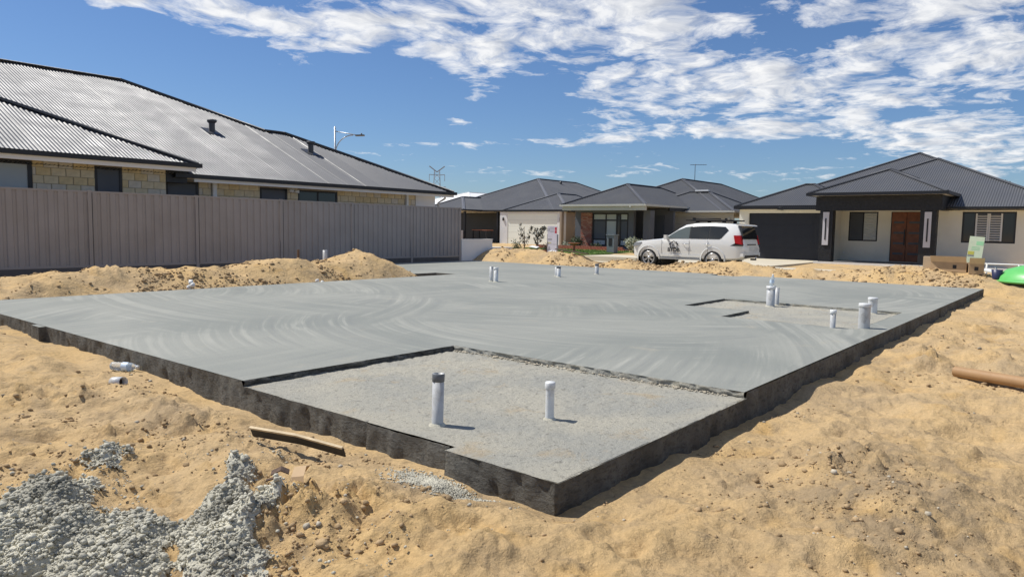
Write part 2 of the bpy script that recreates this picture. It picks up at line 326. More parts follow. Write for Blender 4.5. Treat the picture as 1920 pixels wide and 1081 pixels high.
def gau(x, y, cx, cy, rx, ry=None, rot=0):
    ry = ry or rx; c, s = math.cos(rot), math.sin(rot); u = (x - cx) * c + (y - cy) * s; v = -(x - cx) * s + (y - cy) * c
    return np.exp(-(u / rx) ** 2 - (v / ry) ** 2)
# slab plan
SX0, SX1, SY0, SY1, WX0, WY1 = 3.13, 20.85, 2.17, 13.8, 13.55, 19.2
FOOT = []
_r = np.random.default_rng(5)
for _ in range(520):
    a = _r.uniform(-.75, 1.95); d = 1.8 + 11 * _r.random() ** 1.4
    FOOT.append((d * math.cos(a), d * math.sin(a), _r.uniform(.07, .17), _r.uniform(.05, .10), _r.uniform(0, 3.1), _r.uniform(.010, .038) * (1.7 if _r.random() < .25 else 1)))
MX = np.array([2.0, 3.5, 4.1, 4.95, 5.9, 6.95, 7.5, 8.5, 9.2, 10.0, 10.95, 11.7, 12.45, 13.2, 13.8, 15]); MZ = np.array([.12, .12, .14, .36, .27, .29, .35, .24, .42, .56, .42, .50, .66, .36, .02, -.12])
SPILLS = [(1.08, 3.95, .62, .46, .5), (1.72, 3.22, .50, .24, 1.05), (1.25, 3.3, .45, .30, 1.0)]
def spill_amt(x, y):
    r = 0
    for cx, cy, rx, ry, ro in SPILLS: r = np.maximum(r, gau(x, y, cx, cy, rx, ry, ro))
    return r + .60 * fbm(x, y, .32, 5, 60, .6)
def H(x, y):
    x = np.asarray(x, float); y = np.asarray(y, float); d = np.hypot(x, y)
    z = -.215 + .09 * sstep(4, 12, y) * sstep(9, 3, x) + .05 * sstep(6, 20, x) * sstep(4, 1, y)
    near = sstep(30, 12, d)
    z = z + near * (.17 * fbm(x, y, 1.7, 3, 3, .45) + .11 * fbm(x, y, .5, 5, 9, .55)) + .05 * fbm(x, y, 6, 2, 21)
    z = z + sstep(14, 6, d) * (.034 * fbm(x, y, .15, 4, 13, .6) * (.15 + sstep(-.02, .28, fbm(x, y, .9, 2, 14))) + .006 * fbm(x, y, .05, 2, 15))
    lump = sstep(.10, .42, fbm(x, y, .9, 3, 33))
    z = z + near * lump * (.075 * np.abs(fbm(x, y, .16, 5, 41, .6)) * 2 + .02)
    nm = d < 16
    if nm.any():
        xx, yy = x[nm], y[nm]; dz = np.zeros_like(xx)
        for cx, cy, a, b, ro, dep in FOOT:
            m = (np.abs(xx - cx) < .5) & (np.abs(yy - cy) < .5)
            if m.any():
                g = gau(xx[m], yy[m], cx, cy, a, b, ro); g = np.exp(-np.log(np.maximum(g, 1e-9)) ** 2); g2 = gau(xx[m], yy[m], cx, cy, a * 1.6, b * 1.7, ro)
                dz[m] += -1.5 * dep * g + .75 * dep * g2
        z[nm] += dz
    z = z + .15 * gau(x, y, 4.35, .95, .75, .5, .5) + .07 * gau(x, y, 2.9, .35, .7, .4) + .10 * gau(x, y, 1.6, 5.0, .5, .22, 1.9) + .08 * gau(x, y, 2.35, 4.55, .35, .2, 2.2) + .10 * gau(x, y, 2.1, 3.9, .3)
    z = z + .075 * np.clip(spill_amt(x, y) - .28, 0, .6) / .6
    # clear of the slab faces
    dx = np.maximum(np.maximum(SX0 - x, x - SX1), 0); dy = np.maximum(np.maximum(SY0 - y, y - SY1), 0); ds = np.hypot(dx, dy)
    dw = np.hypot(np.maximum(np.maximum(WX0 - x, x - SX1), 0), np.maximum(np.maximum(SY1 - y, y - WY1), 0))
    ds = np.minimum(ds, dw)
    face = -.225 + .08 * sstep(3.5, 11.5, y) + .06 * sstep(5, 18, x) + .09 * fbm(x, y, .8, 3, 71)
    nearface = sstep(.65, .02, ds) * (y < 13.9)
    z = z * (1 - nearface) + face * nearface
    # spoil heaps along the fence
    mz = np.interp(x, MX, MZ) + .10 * fbm(x, y, 1.1, 4, 51) + .05 * fbm(x, y, .3, 3, 52)
    prof = sstep(13.75, 15.2, y) * sstep(18.6, 15.6, y) * sstep(-3, 2, x)
    z = z + (mz + .16) * prof * (x < 15)
    z = np.where((y > 18.2) & (x < 30), z * .5 - .02, z)
    # spoil heaps along the street side
    rz = .32 + .26 * fbm(x * .2, y, 2.6, 3, 81) + .16 * fbm(x, y, .7, 4, 82) + .10 * np.abs(fbm(x, y, .25, 3, 83))
    rz = rz * (1 - .55 * gau(x, y, 23, 14.6, 9, .55)) - .10 * gau(x, y, 23, 12.2, 3, 2.4) + .06 * gau(x, y, 23, 19.0, 3, 1.2)
    z = z + (rz + .1) * sstep(21.0, 22.6, x) * sstep(24.6, 23.2, x) * sstep(-1.5, 3.5, y) * sstep(20.6, 19.4, y)
    # street and the gardens beyond
    far = sstep(24.2, 25.0, x); lvl = -.235 + .30 * sstep(29, 33, x) * sstep(16.2, 17.5, y) + .06 * sstep(33, 38, x)
    z = z * (1 - far) + lvl * far
    z = np.where((ds <= 0.0), np.minimum(z, -.16), z)
    # level sand off, out where nobody looks
    o = sstep(60, 90, d); return z * (1 - o) + (-.2) * o
def Hs(x, y): return float(H(np.array([x]), np.array([y]))[0])

# ------------------------------------------------------------------ setting: ground, street, drive
def ground():
    a0 = R(39.4); fr = np.linspace(-R(46), R(46), 520); bk = np.linspace(R(46), 2 * math.pi - R(46), 60)[1:-1]
    ang = a0 + np.concatenate([fr, bk]); rad = np.concatenate([[.25, .6, 1.0], np.geomspace(1.4, 42, 620), np.geomspace(44, 4000, 40)])
    A, D = np.meshgrid(ang, rad); x = (D * np.cos(A)).ravel(); y = (D * np.sin(A)).ravel(); z = H(x, y)
    v = np.stack([x, y, z], 1); n = len(ang); m = len(rad)
    i = np.arange(n); j = np.arange(m - 1)[:, None]; q = np.stack([j * n + i, j * n + (i + 1) % n, (j + 1) * n + (i + 1) % n, (j + 1) * n + i], -1).reshape(-1, 4)
    me = bpy.data.meshes.new('ground'); nv = len(v)
    me.vertices.add(nv + 1); me.vertices.foreach_set('co', np.concatenate([v, [[0, 0, Hs(0, 0)]]]).ravel())
    tri = np.stack([i, np.full(n, nv), (i + 1) % n], -1)[:, ::-1]
    tri = np.stack([np.full(n, nv), i, (i + 1) % n], -1)
    loops = np.concatenate([q[:, ::-1].ravel(), tri.ravel()]); starts = np.concatenate([np.arange(len(q)) * 4, len(q) * 4 + np.arange(n) * 3])
    # faces wind so that they face up
    loops = np.concatenate([q[:, [0, 3, 2, 1]].ravel(), tri.ravel()])
    me.loops.add(len(loops)); me.loops.foreach_set('vertex_index', loops.astype(np.int32))
    me.polygons.add(len(starts)); me.polygons.foreach_set('loop_start', starts.astype(np.int32))
    me.polygons.foreach_set('use_smooth', np.ones(len(starts), bool)); me.update(); me.validate()
    tag(link('ground', me, 'sand'), kind='structure')
ground()
tag(MB().box(24.9, 29.2, -60, 90, -.4, -.2).build('road', 'road'), kind='structure')
tag(MB().box(29.2, 30.6, -60, 16.3, -.4, -.17).build('footpath', 'drive'), kind='structure')
tag(MB().box(30.604, 38.85, 10.95, 16.3, -.4, -.145).build('driveway', 'drive'), kind='structure')
tag(MB().box(29.204, 41.9, 16.6, 19.6, -.4, .02).build('driveway', 'drive'), kind='structure')
tag(MB().box(33.0, 41.9, 28.6, 36.2, -.4, .09).build('driveway', 'drive'), kind='structure')
tag(MB().box(30.2, 35.6, 19.7, 27.6, -.3, .086).build('lawn', 'grass'), kind='structure')

def ico():
    p = (1 + 5 ** .5) / 2; vs = []
    for a in (-1, 1):
        for b in (-p, p): vs += [(a, b, 0), (0, a, b), (b, 0, a)]
    V = [Vector(v).normalized() for v in vs]; fs = []
    for i in range(12):
        for j_ in range(i + 1, 12):
            for k in range(j_ + 1, 12):
                a, b, c_ = V[i], V[j_], V[k]
                if (a - b).length < 1.1 and (b - c_).length < 1.1 and (a - c_).length < 1.1: fs.append((i, j_, k) if (b - a).cross(c_ - a).dot(a) > 0 else (i, k, j_))
    return np.array([tuple(v) for v in V]), np.array(fs)
IV, IF = ico()
def lump(mb, c, r, flat=1.0, jit=.28):
    th = random.uniform(0, 6.28); q = r * (1 + RNG.uniform(-jit, jit, 12)); v = IV * q[:, None] * np.array([random.uniform(.75, 1.35), 1, flat]); ct, st_ = math.cos(th), math.sin(th)
    mb.add([(c[0] + x * ct - y * st_, c[1] + x * st_ + y * ct, c[2] + z) for x, y, z in v], [tuple(int(i) for i in f) for f in IF], True)
def lumps(x, y, z, r, flat=.75, jit=.30):
    n = len(x); th = RNG.uniform(0, 6.28, n); ct, st_ = np.cos(th)[:, None], np.sin(th)[:, None]; q = r[:, None] * (1 + RNG.uniform(-jit, jit, (n, 12))); ex = RNG.uniform(.75, 1.4, n)[:, None]
    vx = IV[None, :, 0] * q * ex; vy = IV[None, :, 1] * q; vz = IV[None, :, 2] * q * flat
    V = np.stack([x[:, None] + vx * ct - vy * st_, y[:, None] + vx * st_ + vy * ct, z[:, None] + vz], -1).reshape(-1, 3)
    return V, (IF[None] + 12 * np.arange(n)[:, None, None]).reshape(-1, 3)
def np_obj(name, V, F, m, smooth=True):
    me = bpy.data.meshes.new(name); me.vertices.add(len(V)); me.vertices.foreach_set('co', V.astype(np.float32).ravel()); k = F.shape[1]
    me.loops.add(F.size); me.loops.foreach_set('vertex_index', F.astype(np.int32).ravel()); me.polygons.add(len(F)); me.polygons.foreach_set('loop_start', (np.arange(len(F)) * k).astype(np.int32))
    me.polygons.foreach_set('use_smooth', np.full(len(F), smooth)); me.update(); me.validate(); return link(name, me, m)
# ------------------------------------------------------------------ concrete slab
def slab():
    t = thing('concrete_slab', (0, 0, 0), 'large freshly trowelled grey concrete house slab lying on the sand', 'concrete slab')
    ZR = -.05; ZQ = -.04
    R1 = (SX0, 5.65, SY0, 5.45); R2 = [(10.5, 11.6, 2.5, 4.45), (11.6, 13.35, 2.5, 5.6)]
    # top cells
    xs = sorted({SX0, 5.65, 10.5, 11.6, 13.35, WX0, 14.35, 20.3, SX1}); ys = sorted({SY0, 2.5, 4.45, 5.45, 5.6, 8.15, 9.0, SY1, 14.6, WY1})
    top = MB()
    def low(cx, cy):
        if cx < 5.65 and cy < 5.45: return 1
        for a, b, c, d in R2:
            if a < cx < b and c < cy < d: return 2
        if cy > SY1 and cx < WX0: return 3
        if cx < 14.35 and SY1 < cy < 14.6: return 3
        if cx > 20.3 and 8.15 < cy < 9.0: return 3
        return 0
    for i in range(len(xs) - 1):
        for j in range(len(ys) - 1):
            if low((xs[i] + xs[i + 1]) / 2, (ys[j] + ys[j + 1]) / 2) == 0:
                top.add([(xs[i], ys[j], 0), (xs[i + 1], ys[j], 0), (xs[i + 1], ys[j + 1], 0), (xs[i], ys[j + 1], 0)], [(0, 1, 2, 3)])
    top.build('slab_surface', 'slab', t, fix=False)
    # rough set-down floors
    def floor(x0, x1, y0, y1, z, res):
        nx = int((x1 - x0) / res); ny = int((y1 - y0) / res); X, Y = np.meshgrid(np.linspace(x0, x1, nx), np.linspace(y0, y1, ny))
        Z = z + .006 * fbm(X, Y, .5, 3, 5) + .010 * fbm(X, Y, .06, 3, 6) * sstep(.02, .3, np.minimum(X - x0 - .25, np.minimum(Y - y0 - .3, 9)) + .2 * fbm(X, Y, .4, 2, 8))
        v = np.stack([X.ravel(), Y.ravel(), Z.ravel()], 1).tolist()
        f = [(j * nx + i, j * nx + i + 1, (j + 1) * nx + i + 1, (j + 1) * nx + i) for j in range(ny - 1) for i in range(nx - 1)]
        mb = MB(); mb.add(v, f, True); return mb
    tag(floor(*R1, ZR, .02).build('setdown_floor', 'setdown', t, fix=False), 'rough pale concrete set-down floor at the near corner')
    for r in R2: floor(*r, ZQ, .03).build('setdown_floor', 'setdown', t, fix=False)
    # ragged inner steps and the outer faces
    def face(pts, z0f, z1f, res=.03, rough=.012, rows=6, seed=0, side=1):
        mb = MB(); P_ = []
        for a, b in zip(pts[:-1], pts[1:]):
            a = np.array(a); b = np.array(b); n = max(2, int(np.linalg.norm(b - a) / res)); nn = np.array([(b - a)[1], -(b - a)[0]]) / np.linalg.norm(b - a)
            for k in range(n): P_.append((*(a + (b - a) * k / n), *nn))
        P_.append((*pts[-1], *nn)); P_ = np.array(P_); s = np.arange(len(P_)) * res
        v = []; ztop = z1f(P_[:, 0], P_[:, 1]) if callable(z1f) else z1f
        for r in range(rows + 1):
            f = r / rows; off = rough * (.7 * fbm(s, s * 0 + f * .25 + seed, .5, 2, 91) + 1.5 * fbm(s, s * 0 + f * .3 + seed, .09, 3, 92)) * (0.15 + .85 * min(1, 4 * f))
            z = ztop + (z0f - ztop) * f ** 1.35
            if r == 0: z = z + .010 * np.minimum(fbm(s, s * 0 + seed, .14, 4, 94, .6), .05)
            v += list(zip(P_[:, 0] + P_[:, 2] * (off + .004) * side, P_[:, 1] + P_[:, 3] * (off + .004) * side, np.full(len(s), 1.0) * z))
        n = len(s); mb.add(v, [(r * n + i, (r + 1) * n + i, (r + 1) * n + i + 1, r * n + i + 1) for r in range(rows) for i in range(n - 1)], True)
        return mb
    j = .07
    top = lambda x, y: np.where((y < 5.45) & (x < 5.65), ZR + .003, 0.0)
    face([(SX0, SY1), (SX0, 10.32), (SX0 - j, 10.30), (SX0 - j, 10.02), (SX0, 10.0), (SX0, 3.83), (SX0 - .02, 3.82), (SX0 - .02, 3.02), (SX0 - .09, 2.99), (SX0 - .09, SY0 - .012),
          (9.2, SY0 - .012), (9.22, SY0 + .01), (14.8, SY0 + .01), (14.82, SY0 - .006), (SX1, SY0 - .006)], -.6, top, .025, .022, 12, 1).build('slab_edge', 'edge', t, fix=False)
    # the cap over the proud corner piece
    MB().add([(SX0 - .095, SY0 - .02, ZR), (SX0 + .02, SY0 - .02, ZR), (SX0 + .02, 3.0, ZR), (SX0 - .095, 3.0, ZR + .002)], [(0, 1, 2, 3)]).build('corner_cap', 'setdown', t, fix=False)
    MB().add([(SX0 - j, 10.01, -.004), (SX0 + .02, 10.01, -.004), (SX0 + .02, 10.31, -.004), (SX0 - j, 10.31, -.004)], [(0, 1, 2, 3)]).build('edge_ledge', 'slab', t, fix=False)
    MB().add([(SX0 - .01, SY0 - .02, ZR), (5.66, SY0 - .02, ZR), (5.66, SY0 + .02, ZR + .001), (SX0 - .01, SY0 + .02, ZR + .001)], [(0, 1, 2, 3)]).build('edge_lip', 'setdown', t, fix=False)
    face([(SX1, SY0), (SX1, 8.15), (20.3, 8.15), (20.3, 9.0), (SX1, 9.0), (SX1, WY1), (WX0, WY1), (WX0, 14.6), (14.35, 14.6), (14.35, SY1), (SX0, SY1)], -.6, 0, .08, .010, 4, 5).build('slab_edge', 'edge', t, fix=False)
    face([(SX0, 5.45), (5.65, 5.45)], ZR - .02, .001, .015, .030, 5, 6, 1).build('setdown_step', 'edge', t, fix=False)  # step turned from the sun: its shade is put into the darker colour
    face([(5.65, 5.45), (5.65, SY0)], ZR - .02, .001, .015, .022, 5, 6, 1).build('setdown_step', 'setdown', t, fix=False)  # sunlit step: painted paler than the shaded one
    for q in ([(10.5, 4.45), (11.6, 4.45)], [(11.6, 5.6), (13.35, 5.6)]): face(q, ZQ - .02, .001, .03, .016, 4, 7, 1).build('setdown_step', 'edge', t, fix=False)  # shaded back steps painted dark as well
    for q in ([(13.35, 5.6), (13.35, 2.5)], [(13.35, 2.5), (10.5, 2.5)], [(10.5, 2.5), (10.5, 4.45)], [(11.6, 4.45), (11.6, 5.6)]): face(q, ZQ - .02, .001, .03, .012, 4, 8, 1).build('setdown_step', 'setdown', t, fix=False)  # other sides keep the pale colour painted for sun
    # crumbs of white laitance along the back of the near set-down
    mb = MB()
    for k in range(420):
        y = random.uniform(2.3, 5.4); s_ = random.uniform(.004, .014); x = 5.65 - abs(random.gauss(.02, .03)); lump(mb, (x, y, ZR + .006), s_, .6)
    tag(mb.build('laitance_crumbs', 'stone', t, fix=False), kind='stuff')
    return t
SLAB = slab()

# ------------------------------------------------------------------ loose stuff on the sand
def scatter():
    def pts(n, d0, d1, spread=90):
        u = RNG.random((n, 3)); a = R(39.4) + (u[:, 0] - .5) * R(spread); d = d0 * (d1 / d0) ** u[:, 1]; x = d * np.cos(a); y = d * np.sin(a)
        ok = ~((x > SX0 - .12) & (x < SX1) & (y > SY0 - .08) & (y < SY1)); return x[ok], y[ok], d[ok], u[ok, 2]
    x, y, d, q = pts(120000, 2.1, 22)
    den = sstep(.0, .36, fbm(x, y, .8, 4, 33)) * .9 + .03 + .8 * gau(x, y, 4.35, .95, .8, .55, .5) + .5 * gau(x, y, 1.6, 4.9, .6, .4) + .4 * gau(x, y, 2.3, 4.4, .5)
    den = den * (.3 + 1.5 * sstep(-.1, .25, fbm(x, y, .16, 3, 36))) * sstep(24, 12, d)
    ok = q < den * .42; x, y, d = x[ok], y[ok], d[ok]; n = len(x)
    r = np.minimum(.0022 + .0034 * RNG.exponential(1, n), .020) * (.8 + .075 * d); r[RNG.random(n) < .012] *= 1.8; r = np.minimum(r, .028)
    pale = RNG.random(n) < .05; V, F = lumps(x[~pale], y[~pale], H(x[~pale], y[~pale]) + r[~pale] * .2, r[~pale])
    # cloddy spoil on the heaps
    hx = np.concatenate([RNG.uniform(3.5, 13.4, 9000), RNG.uniform(21.5, 24.0, 9000)]); hy = np.concatenate([RNG.uniform(13.9, 16.6, 9000), RNG.uniform(.5, 20.2, 9000)])
    ok = RNG.random(len(hx)) < sstep(-.02, .30, fbm(hx, hy, 1.0, 4, 33)) * .8 + .05; hx, hy = hx[ok], hy[ok]; hr = np.minimum(.008 + .013 * RNG.exponential(1, len(hx)), .07)
    V2, F2 = lumps(hx, hy, H(hx, hy) + hr * .15, hr, .7, .35)
    tag(np_obj('sand_clods', np.concatenate([V, V2]), np.concatenate([F, F2 + len(V)]), 'clod'), 'brown clods of damp sand strewn over the ground', 'clods', kind='stuff')
    V, F = lumps(x[pale], y[pale], H(x[pale], y[pale]) + r[pale] * .3, r[pale] * 1.1)
    tag(np_obj('pale_pebbles', V, F, 'stone'), 'small pale pebbles strewn over the sand', 'pebbles', kind='stuff')
scatter()
def spill():
    x = RNG.uniform(.2, 2.6, 150000); y = RNG.uniform(2.1, 5.4, 150000); s = spill_amt(x, y); ok = RNG.random(len(x)) < np.clip((s - .40) * 5, 0, .85) + .02 * sstep(.1, .4, s); x, y, s = x[ok], y[ok], s[ok]
    r = np.minimum(.0026 + .0028 * RNG.exponential(1, len(x)), .018); V, F = lumps(x, y, H(x, y) + RNG.uniform(.0, 1.5, len(x)) * r + .010 + .02 * np.clip(s - .45, 0, 1), r, .85, .35)
    # the paste that holds the stones together
    g = .012; X, Y = np.meshgrid(np.arange(.1, 2.6, g), np.arange(2.1, 5.5, g)); Sx = spill_amt(X, Y); Z = H(X.ravel(), Y.ravel()).reshape(X.shape) + np.clip((Sx - .45) * .16, -.03, .014) + .02 * np.abs(fbm(X, Y, .05, 3, 77))
    ny, nx = X.shape; i, j = np.meshgrid(np.arange(nx - 1), np.arange(ny - 1)); q = (j * nx + i).ravel(); keep = (Sx[:-1, :-1] > .43).ravel(); q = q[keep]
    F3 = np.concatenate([np.stack([q, q + 1, q + nx + 1], 1), np.stack([q, q + nx + 1, q + nx], 1)]); P3 = np.stack([X.ravel(), Y.ravel(), Z.ravel()], 1)
    tag(np_obj('spilt_concrete', np.concatenate([V, P3]), np.concatenate([F, F3 + len(V)]), 'spill'), 'lumpy grey wet concrete spilt on the sand in the foreground', 'concrete spill', kind='stuff')
    n = 2600; x = RNG.normal(2.86, .06, n); y = RNG.normal(2.90, .16, n); ok = x < 3.01; x, y = x[ok], y[ok]; r = RNG.uniform(.003, .008, len(x)); V, F = lumps(x, y, H(x, y) + r * .4, r)
    tag(np_obj('gravel_patch', V, F, 'spill'), 'small patch of grey gravel at the foot of the slab corner', 'gravel', kind='stuff')
spill()

# ------------------------------------------------------------------ pipes in the slab
def pipe(x, y, z0, z1, r, label, m='pvc', cap=None, tape=False, lean=(0, 0), group='plastic pipes standing up out of the slab'):
    t = thing('drain_pipe', (x, y, z0), label, 'pipe', group); h = z1 - z0; t.rotation_euler = (lean[0], lean[1], 0)
    prof = [(r, -.04), (r, h), (r - .005, h), (r - .005, h - .1)]
    if cap == 'lid': prof = [(r, -.04), (r, h)]
    MB().lathe(prof, n=28).build('pipe_wall', m, t)
    if cap == 'lid': MB().lathe([(r + .004, h - .045), (r + .006, h - .04), (r + .006, h - .004), (r + .001, h + .003), (0.0005, h + .004)], n=28).build('end_cap', 'pvcw', t)
    if cap == 'collar': MB().lathe([(r + .001, h - .06), (r + .007, h - .055), (r + .007, h + .002), (r - .005, h + .002), (r - .005, h - .05)], n=28).build('collar', 'pvcw', t)
    if tape: MB().lathe([(r + .001, h - .055), (r + .0025, h - .053), (r + .0025, h - .002), (r + .0005, h)], n=28).build('tape_band', 'tape', t)
    MB().lathe([(r + .022, -.004), (r + .012, .010), (r + .001, .016)], n=20).build('mortar_ring', 'spill', t)
    return t
pipe(3.40, 3.43, -.05, .307, .040, 'grey plastic pipe with dark taped top, near corner set-down', tape=True, lean=(0, .02))
pipe(4.04, 2.95, -.05, .219, .031, 'short white pipe with white cap, near corner set-down', 'pvcw', 'lid')
pipe(12.96, 4.57, -.04, .33, .074, 'wide pipe with a clear bottle stuck in its mouth', 'pvc', 'collar')
pipe(13.25, 4.56, -.04, .29, .040, 'thin pipe just right of the pipe holding a bottle', 'pvc')
pipe(10.41, 2.80, -.04, .25, .036, 'thin collared pipe left of the wide capped pipe near the slab edge', 'pvc', 'collar')
pipe(10.70, 2.47, -.04, .34, .075, 'wide capped pipe nearest the right slab edge', 'pvc', 'lid')
pipe(13.16, 2.92, -.04, .23, .072, 'wide capped pipe half hidden behind another wide pipe', 'pvcw', 'lid')
pipe(13.14, 11.44, 0, .36, .043, 'taller left pipe of the far left pair on the slab', 'pvc')
pipe(13.10, 11.25, 0, .35, .052, 'white right pipe of the far left pair on the slab', 'pvcw', 'collar')
pipe(16.06, 11.60, 0, .25, .04, 'thin left pipe of the far middle pair on the slab', 'pvc')
pipe(15.77, 11.31, 0, .29, .055, 'wide pipe with dark taped top, far middle of the slab', 'pvcw', tape=True)
pipe(17.62, 11.28, 0, .30, .055, 'single far pipe with dark top in front of the street heaps', 'pvc', tape=True)
zp = Hs(11.83, 16.3); pipe(11.83, 16.3, zp, .62, .062, 'pale pipe standing in the sand heap by the fence', 'pvc', group='plastic pipes standing up out of the sand')
tag(MB().bar((11.45, 17.0, Hs(11.45, 17.0) - .05), (11.46, 17.0, .62), .05, .05, (0, 1, 0)).build('marker_stake', 'bark'), 'dark timber stake in the sand heap by the fence', 'stake')

def bottle(loc, rot, label, s=1.0):
    t = thing('plastic_bottle', loc, label, 'bottle', 'plastic bottles'); t.rotation_euler = rot
    pr = [(.0005, 0), (.03, .0), (.034, .006)] + [(.034 - .0018 * (k % 2), .02 + .018 * k) for k in range(8)] + [(.033, .17), (.022, .2), (.013, .215), (.012, .235)]
    MB().lathe([(a * s, b * s) for a, b in pr], n=20).build('bottle_body', 'plastic', t)
    MB().lathe([(.0145 * s, .222 * s), (.0145 * s, .24 * s), (.0005, .241 * s)], n=16).build('cap', 'white', t)
    MB().lathe([(.0352 * s, .10 * s), (.0352 * s, .15 * s)], n=20).build('paper_label', 'water_lbl', t)
bottle((12.96, 4.57, .27), (R(4), R(3), 0), 'clear plastic bottle standing in the mouth of a wide pipe', 1.15)
zb = Hs(2.95, 7.5); bottle((2.93, 7.55, zb + .045), Vector((.5, -.86, 0)).to_track_quat('Z', 'Y').to_euler(), 'clear plastic bottle lying on the sand beside the slab', 1.25)
for x, y, l in ((7.1, 14.3, 'crushed pale plastic bag on the sand heap, left of the slab'), (10.05, 14.05, 'crushed pale plastic bag on the sand near the slab back edge')):
    mb = MB(); [lump(mb, (random.gauss(0, .025), random.gauss(0, .025), .04 + .05 * k), .055, 1.1, .35) for k in range(3)]
    tag(mb.build('plastic_bag', 'white', loc=(x, y, Hs(x, y))), l, 'plastic bag', 'crushed plastic bags')
# pipe offcut in the sand
t = thing('pipe_offcut', (2.72, 6.85, Hs(2.72, 6.85) + .022), 'short white pipe offcut half buried in the sand', 'pipe'); t.rotation_euler = Vector((.25, -.95, .12)).to_track_quat('Z', 'Y').to_euler()
MB().lathe([(.047, -.09), (.047, .05), (.042, .05), (.042, -.09)], n=24).build('pipe_wall', 'pvcw', t); MB().lathe([(.041, -.02), (.0005, -.02)], n=24).build('dark_plug', 'bark', t)  # dark disc set just inside the open end
# ply sliver, its shaded side painted black
t = thing('ply_offcut', (0, 0, 0), 'long thin ply offcut with pale edge and shade painted black, propped on the sand', 'plywood')
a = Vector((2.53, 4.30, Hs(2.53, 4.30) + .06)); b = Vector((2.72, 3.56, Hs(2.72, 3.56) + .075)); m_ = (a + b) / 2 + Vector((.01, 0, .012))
up_ = Vector((-.45, 0, 1)).normalized() * .037; MB().bar(a, m_, .012, .062, (-.45, .0, 1)).build('ply_shade_face', 'carb', t); MB().bar(a + up_, m_ + up_, .020, .012, (-.45, 0, 1)).build('ply_edge', 'timber', t); MB().bar(m_, b, .010, .062, (-.45, 0, 1)).build('ply_shade_face', 'carb', t); MB().bar(m_ + up_, b + up_, .018, .012, (-.45, 0, 1)).build('ply_edge', 'timber', t)
# torn cardboard
t = thing('torn_cardboard', (2.17, 3.24, Hs(2.17, 3.24) + .015), 'torn curled brown cardboard scrap beside the spilt concrete', 'cardboard')
def strip(pts, w, th, ang):
    mb = MB(); v = []; n = len(pts); sd = Vector((math.cos(ang), math.sin(ang), .12))
    for p in pts:
        for s_, u in ((-1, 0), (1, 0), (1, th), (-1, th)): v.append(Vector(p) + sd * (s_ * w / 2) + Vector((0, 0, u)))
    f = [(4 * i + k, 4 * i + (k + 1) % 4, 4 * i + 4 + (k + 1) % 4, 4 * i + 4 + k) for i in range(n - 1) for k in range(4)] + [(0, 1, 2, 3), (4 * n - 1, 4 * n - 2, 4 * n - 3, 4 * n - 4)]
    return mb.add(v, f)
strip([(.08, .10, .015), (.06, .04, .06), (.0, -.02, .085), (-.05, -.07, .06), (-.07, -.10, .0)], .06, .005, -.9).build('flap', 'card', t)
strip([(-.06, -.10, .005), (-.09, -.10, .04), (-.13, -.09, .03)], .08, .005, -.75).build('flap', 'card', t)
strip([(-.04, .17, .02), (-.01, .13, .045), (.03, .12, .02)], .05, .005, .9).build('flap', 'bark', t)
strip([(-.10, .12, .01), (-.04, .10, .02)], .02, .006, .9).build('flap', 'bark', t)
t.scale = (1.1, 1.1, 1.1)
# cardboard tube at the right
t = thing('cardboard_tube', (0, 0, 0), 'long brown cardboard tube lying on the sand at the right', 'cardboard tube')
p0 = Vector((8.95, 1.13, Hs(8.95, 1.13) + .075)); p1 = Vector((8.2, -.15, Hs(8.2, -.15) + .06)); dd = (p1 - p0).normalized()
MB().tube([p0, p1], .058, 24, cap=False).build('tube_wall', 'tube', t); MB().tube([p0 + dd * .002, p1 - dd * .01], .050, 24, cap=False).build('inner_wall', 'bark', t)
s_ = MB(); u_ = dd.cross(Vector((0, 0, 1))).normalized(); w_ = u_.cross(dd); vv = []
for r_ in (.058, .050):
    vv += [p0 + (u_ * math.cos(6.2832 * k / 24) + w_ * math.sin(6.2832 * k / 24)) * r_ for k in range(24)]
s_.add(vv, [(k, (k + 1) % 24, 24 + (k + 1) % 24, 24 + k) for k in range(24)]); s_.build('tube_rim', 'cardp', t)

# ------------------------------------------------------------------ fence
def fence():
    t = thing('steel_fence', (0, 0, 0), 'long grey brown ribbed steel fence between the slab and the block house', 'fence')
    Y = 19.75; zt = 2.06; zb = .17;
    edges = [20.73, 18.16, 15.45, 12.71, 10.01, 7.25, 4.55, 1.85, -.85]
    rail = MB().box(edges[-1], edges[0], Y - .022, Y + .022, zt - .045, zt); rail.build('top_rail', 'fence', t)
    MB().box(edges[-1], edges[0], Y - .022, Y + .022, zb - .03, zb + .03).build('bottom_rail', 'fence', t)
    for e in edges: MB().box(e - .045, e + .045, Y - .038, Y + .030, -.4, zt + .012).build('post', 'fence', t)
    for e1, e0 in zip(edges[:-1], edges[1:]):
        x0 = e0 + .05; x1 = e1 - .05; n = int((x1 - x0) / .205); p = (x1 - x0) / n; prof = []
        for k in range(n):
            for q, dy in ((0, -.016), (.54, -.016), (.64, .008), (.90, .008)): prof.append((x0 + (k + q) * p, Y + dy))
        prof.append((x1, Y - .016)); mb = MB(); m = len(prof)
        mb.add([(a, b, zb + .005) for a, b in prof] + [(a, b, zt - .03) for a, b in prof], [(i, i + 1, m + i + 1, m + i) for i in range(m - 1)])
        mb.build('infill_sheet', 'fence', t, fix=False); MB().box(x0 - .006, x0 + .008, Y - .041, Y - .030, zb, zt - .046).build('gap_shade_strip', 'black', t)  # black strip painted in for the dark gap beside the post
        MB().box(x0, x1, Y - .03, Y - .005 + .02, -.4, zb - .034).build('plinth', 'plinth', t)
fence()
t = thing('garden_wall', (0, 0, 0), 'low white rendered stepped wall beyond the end of the steel fence', 'wall')
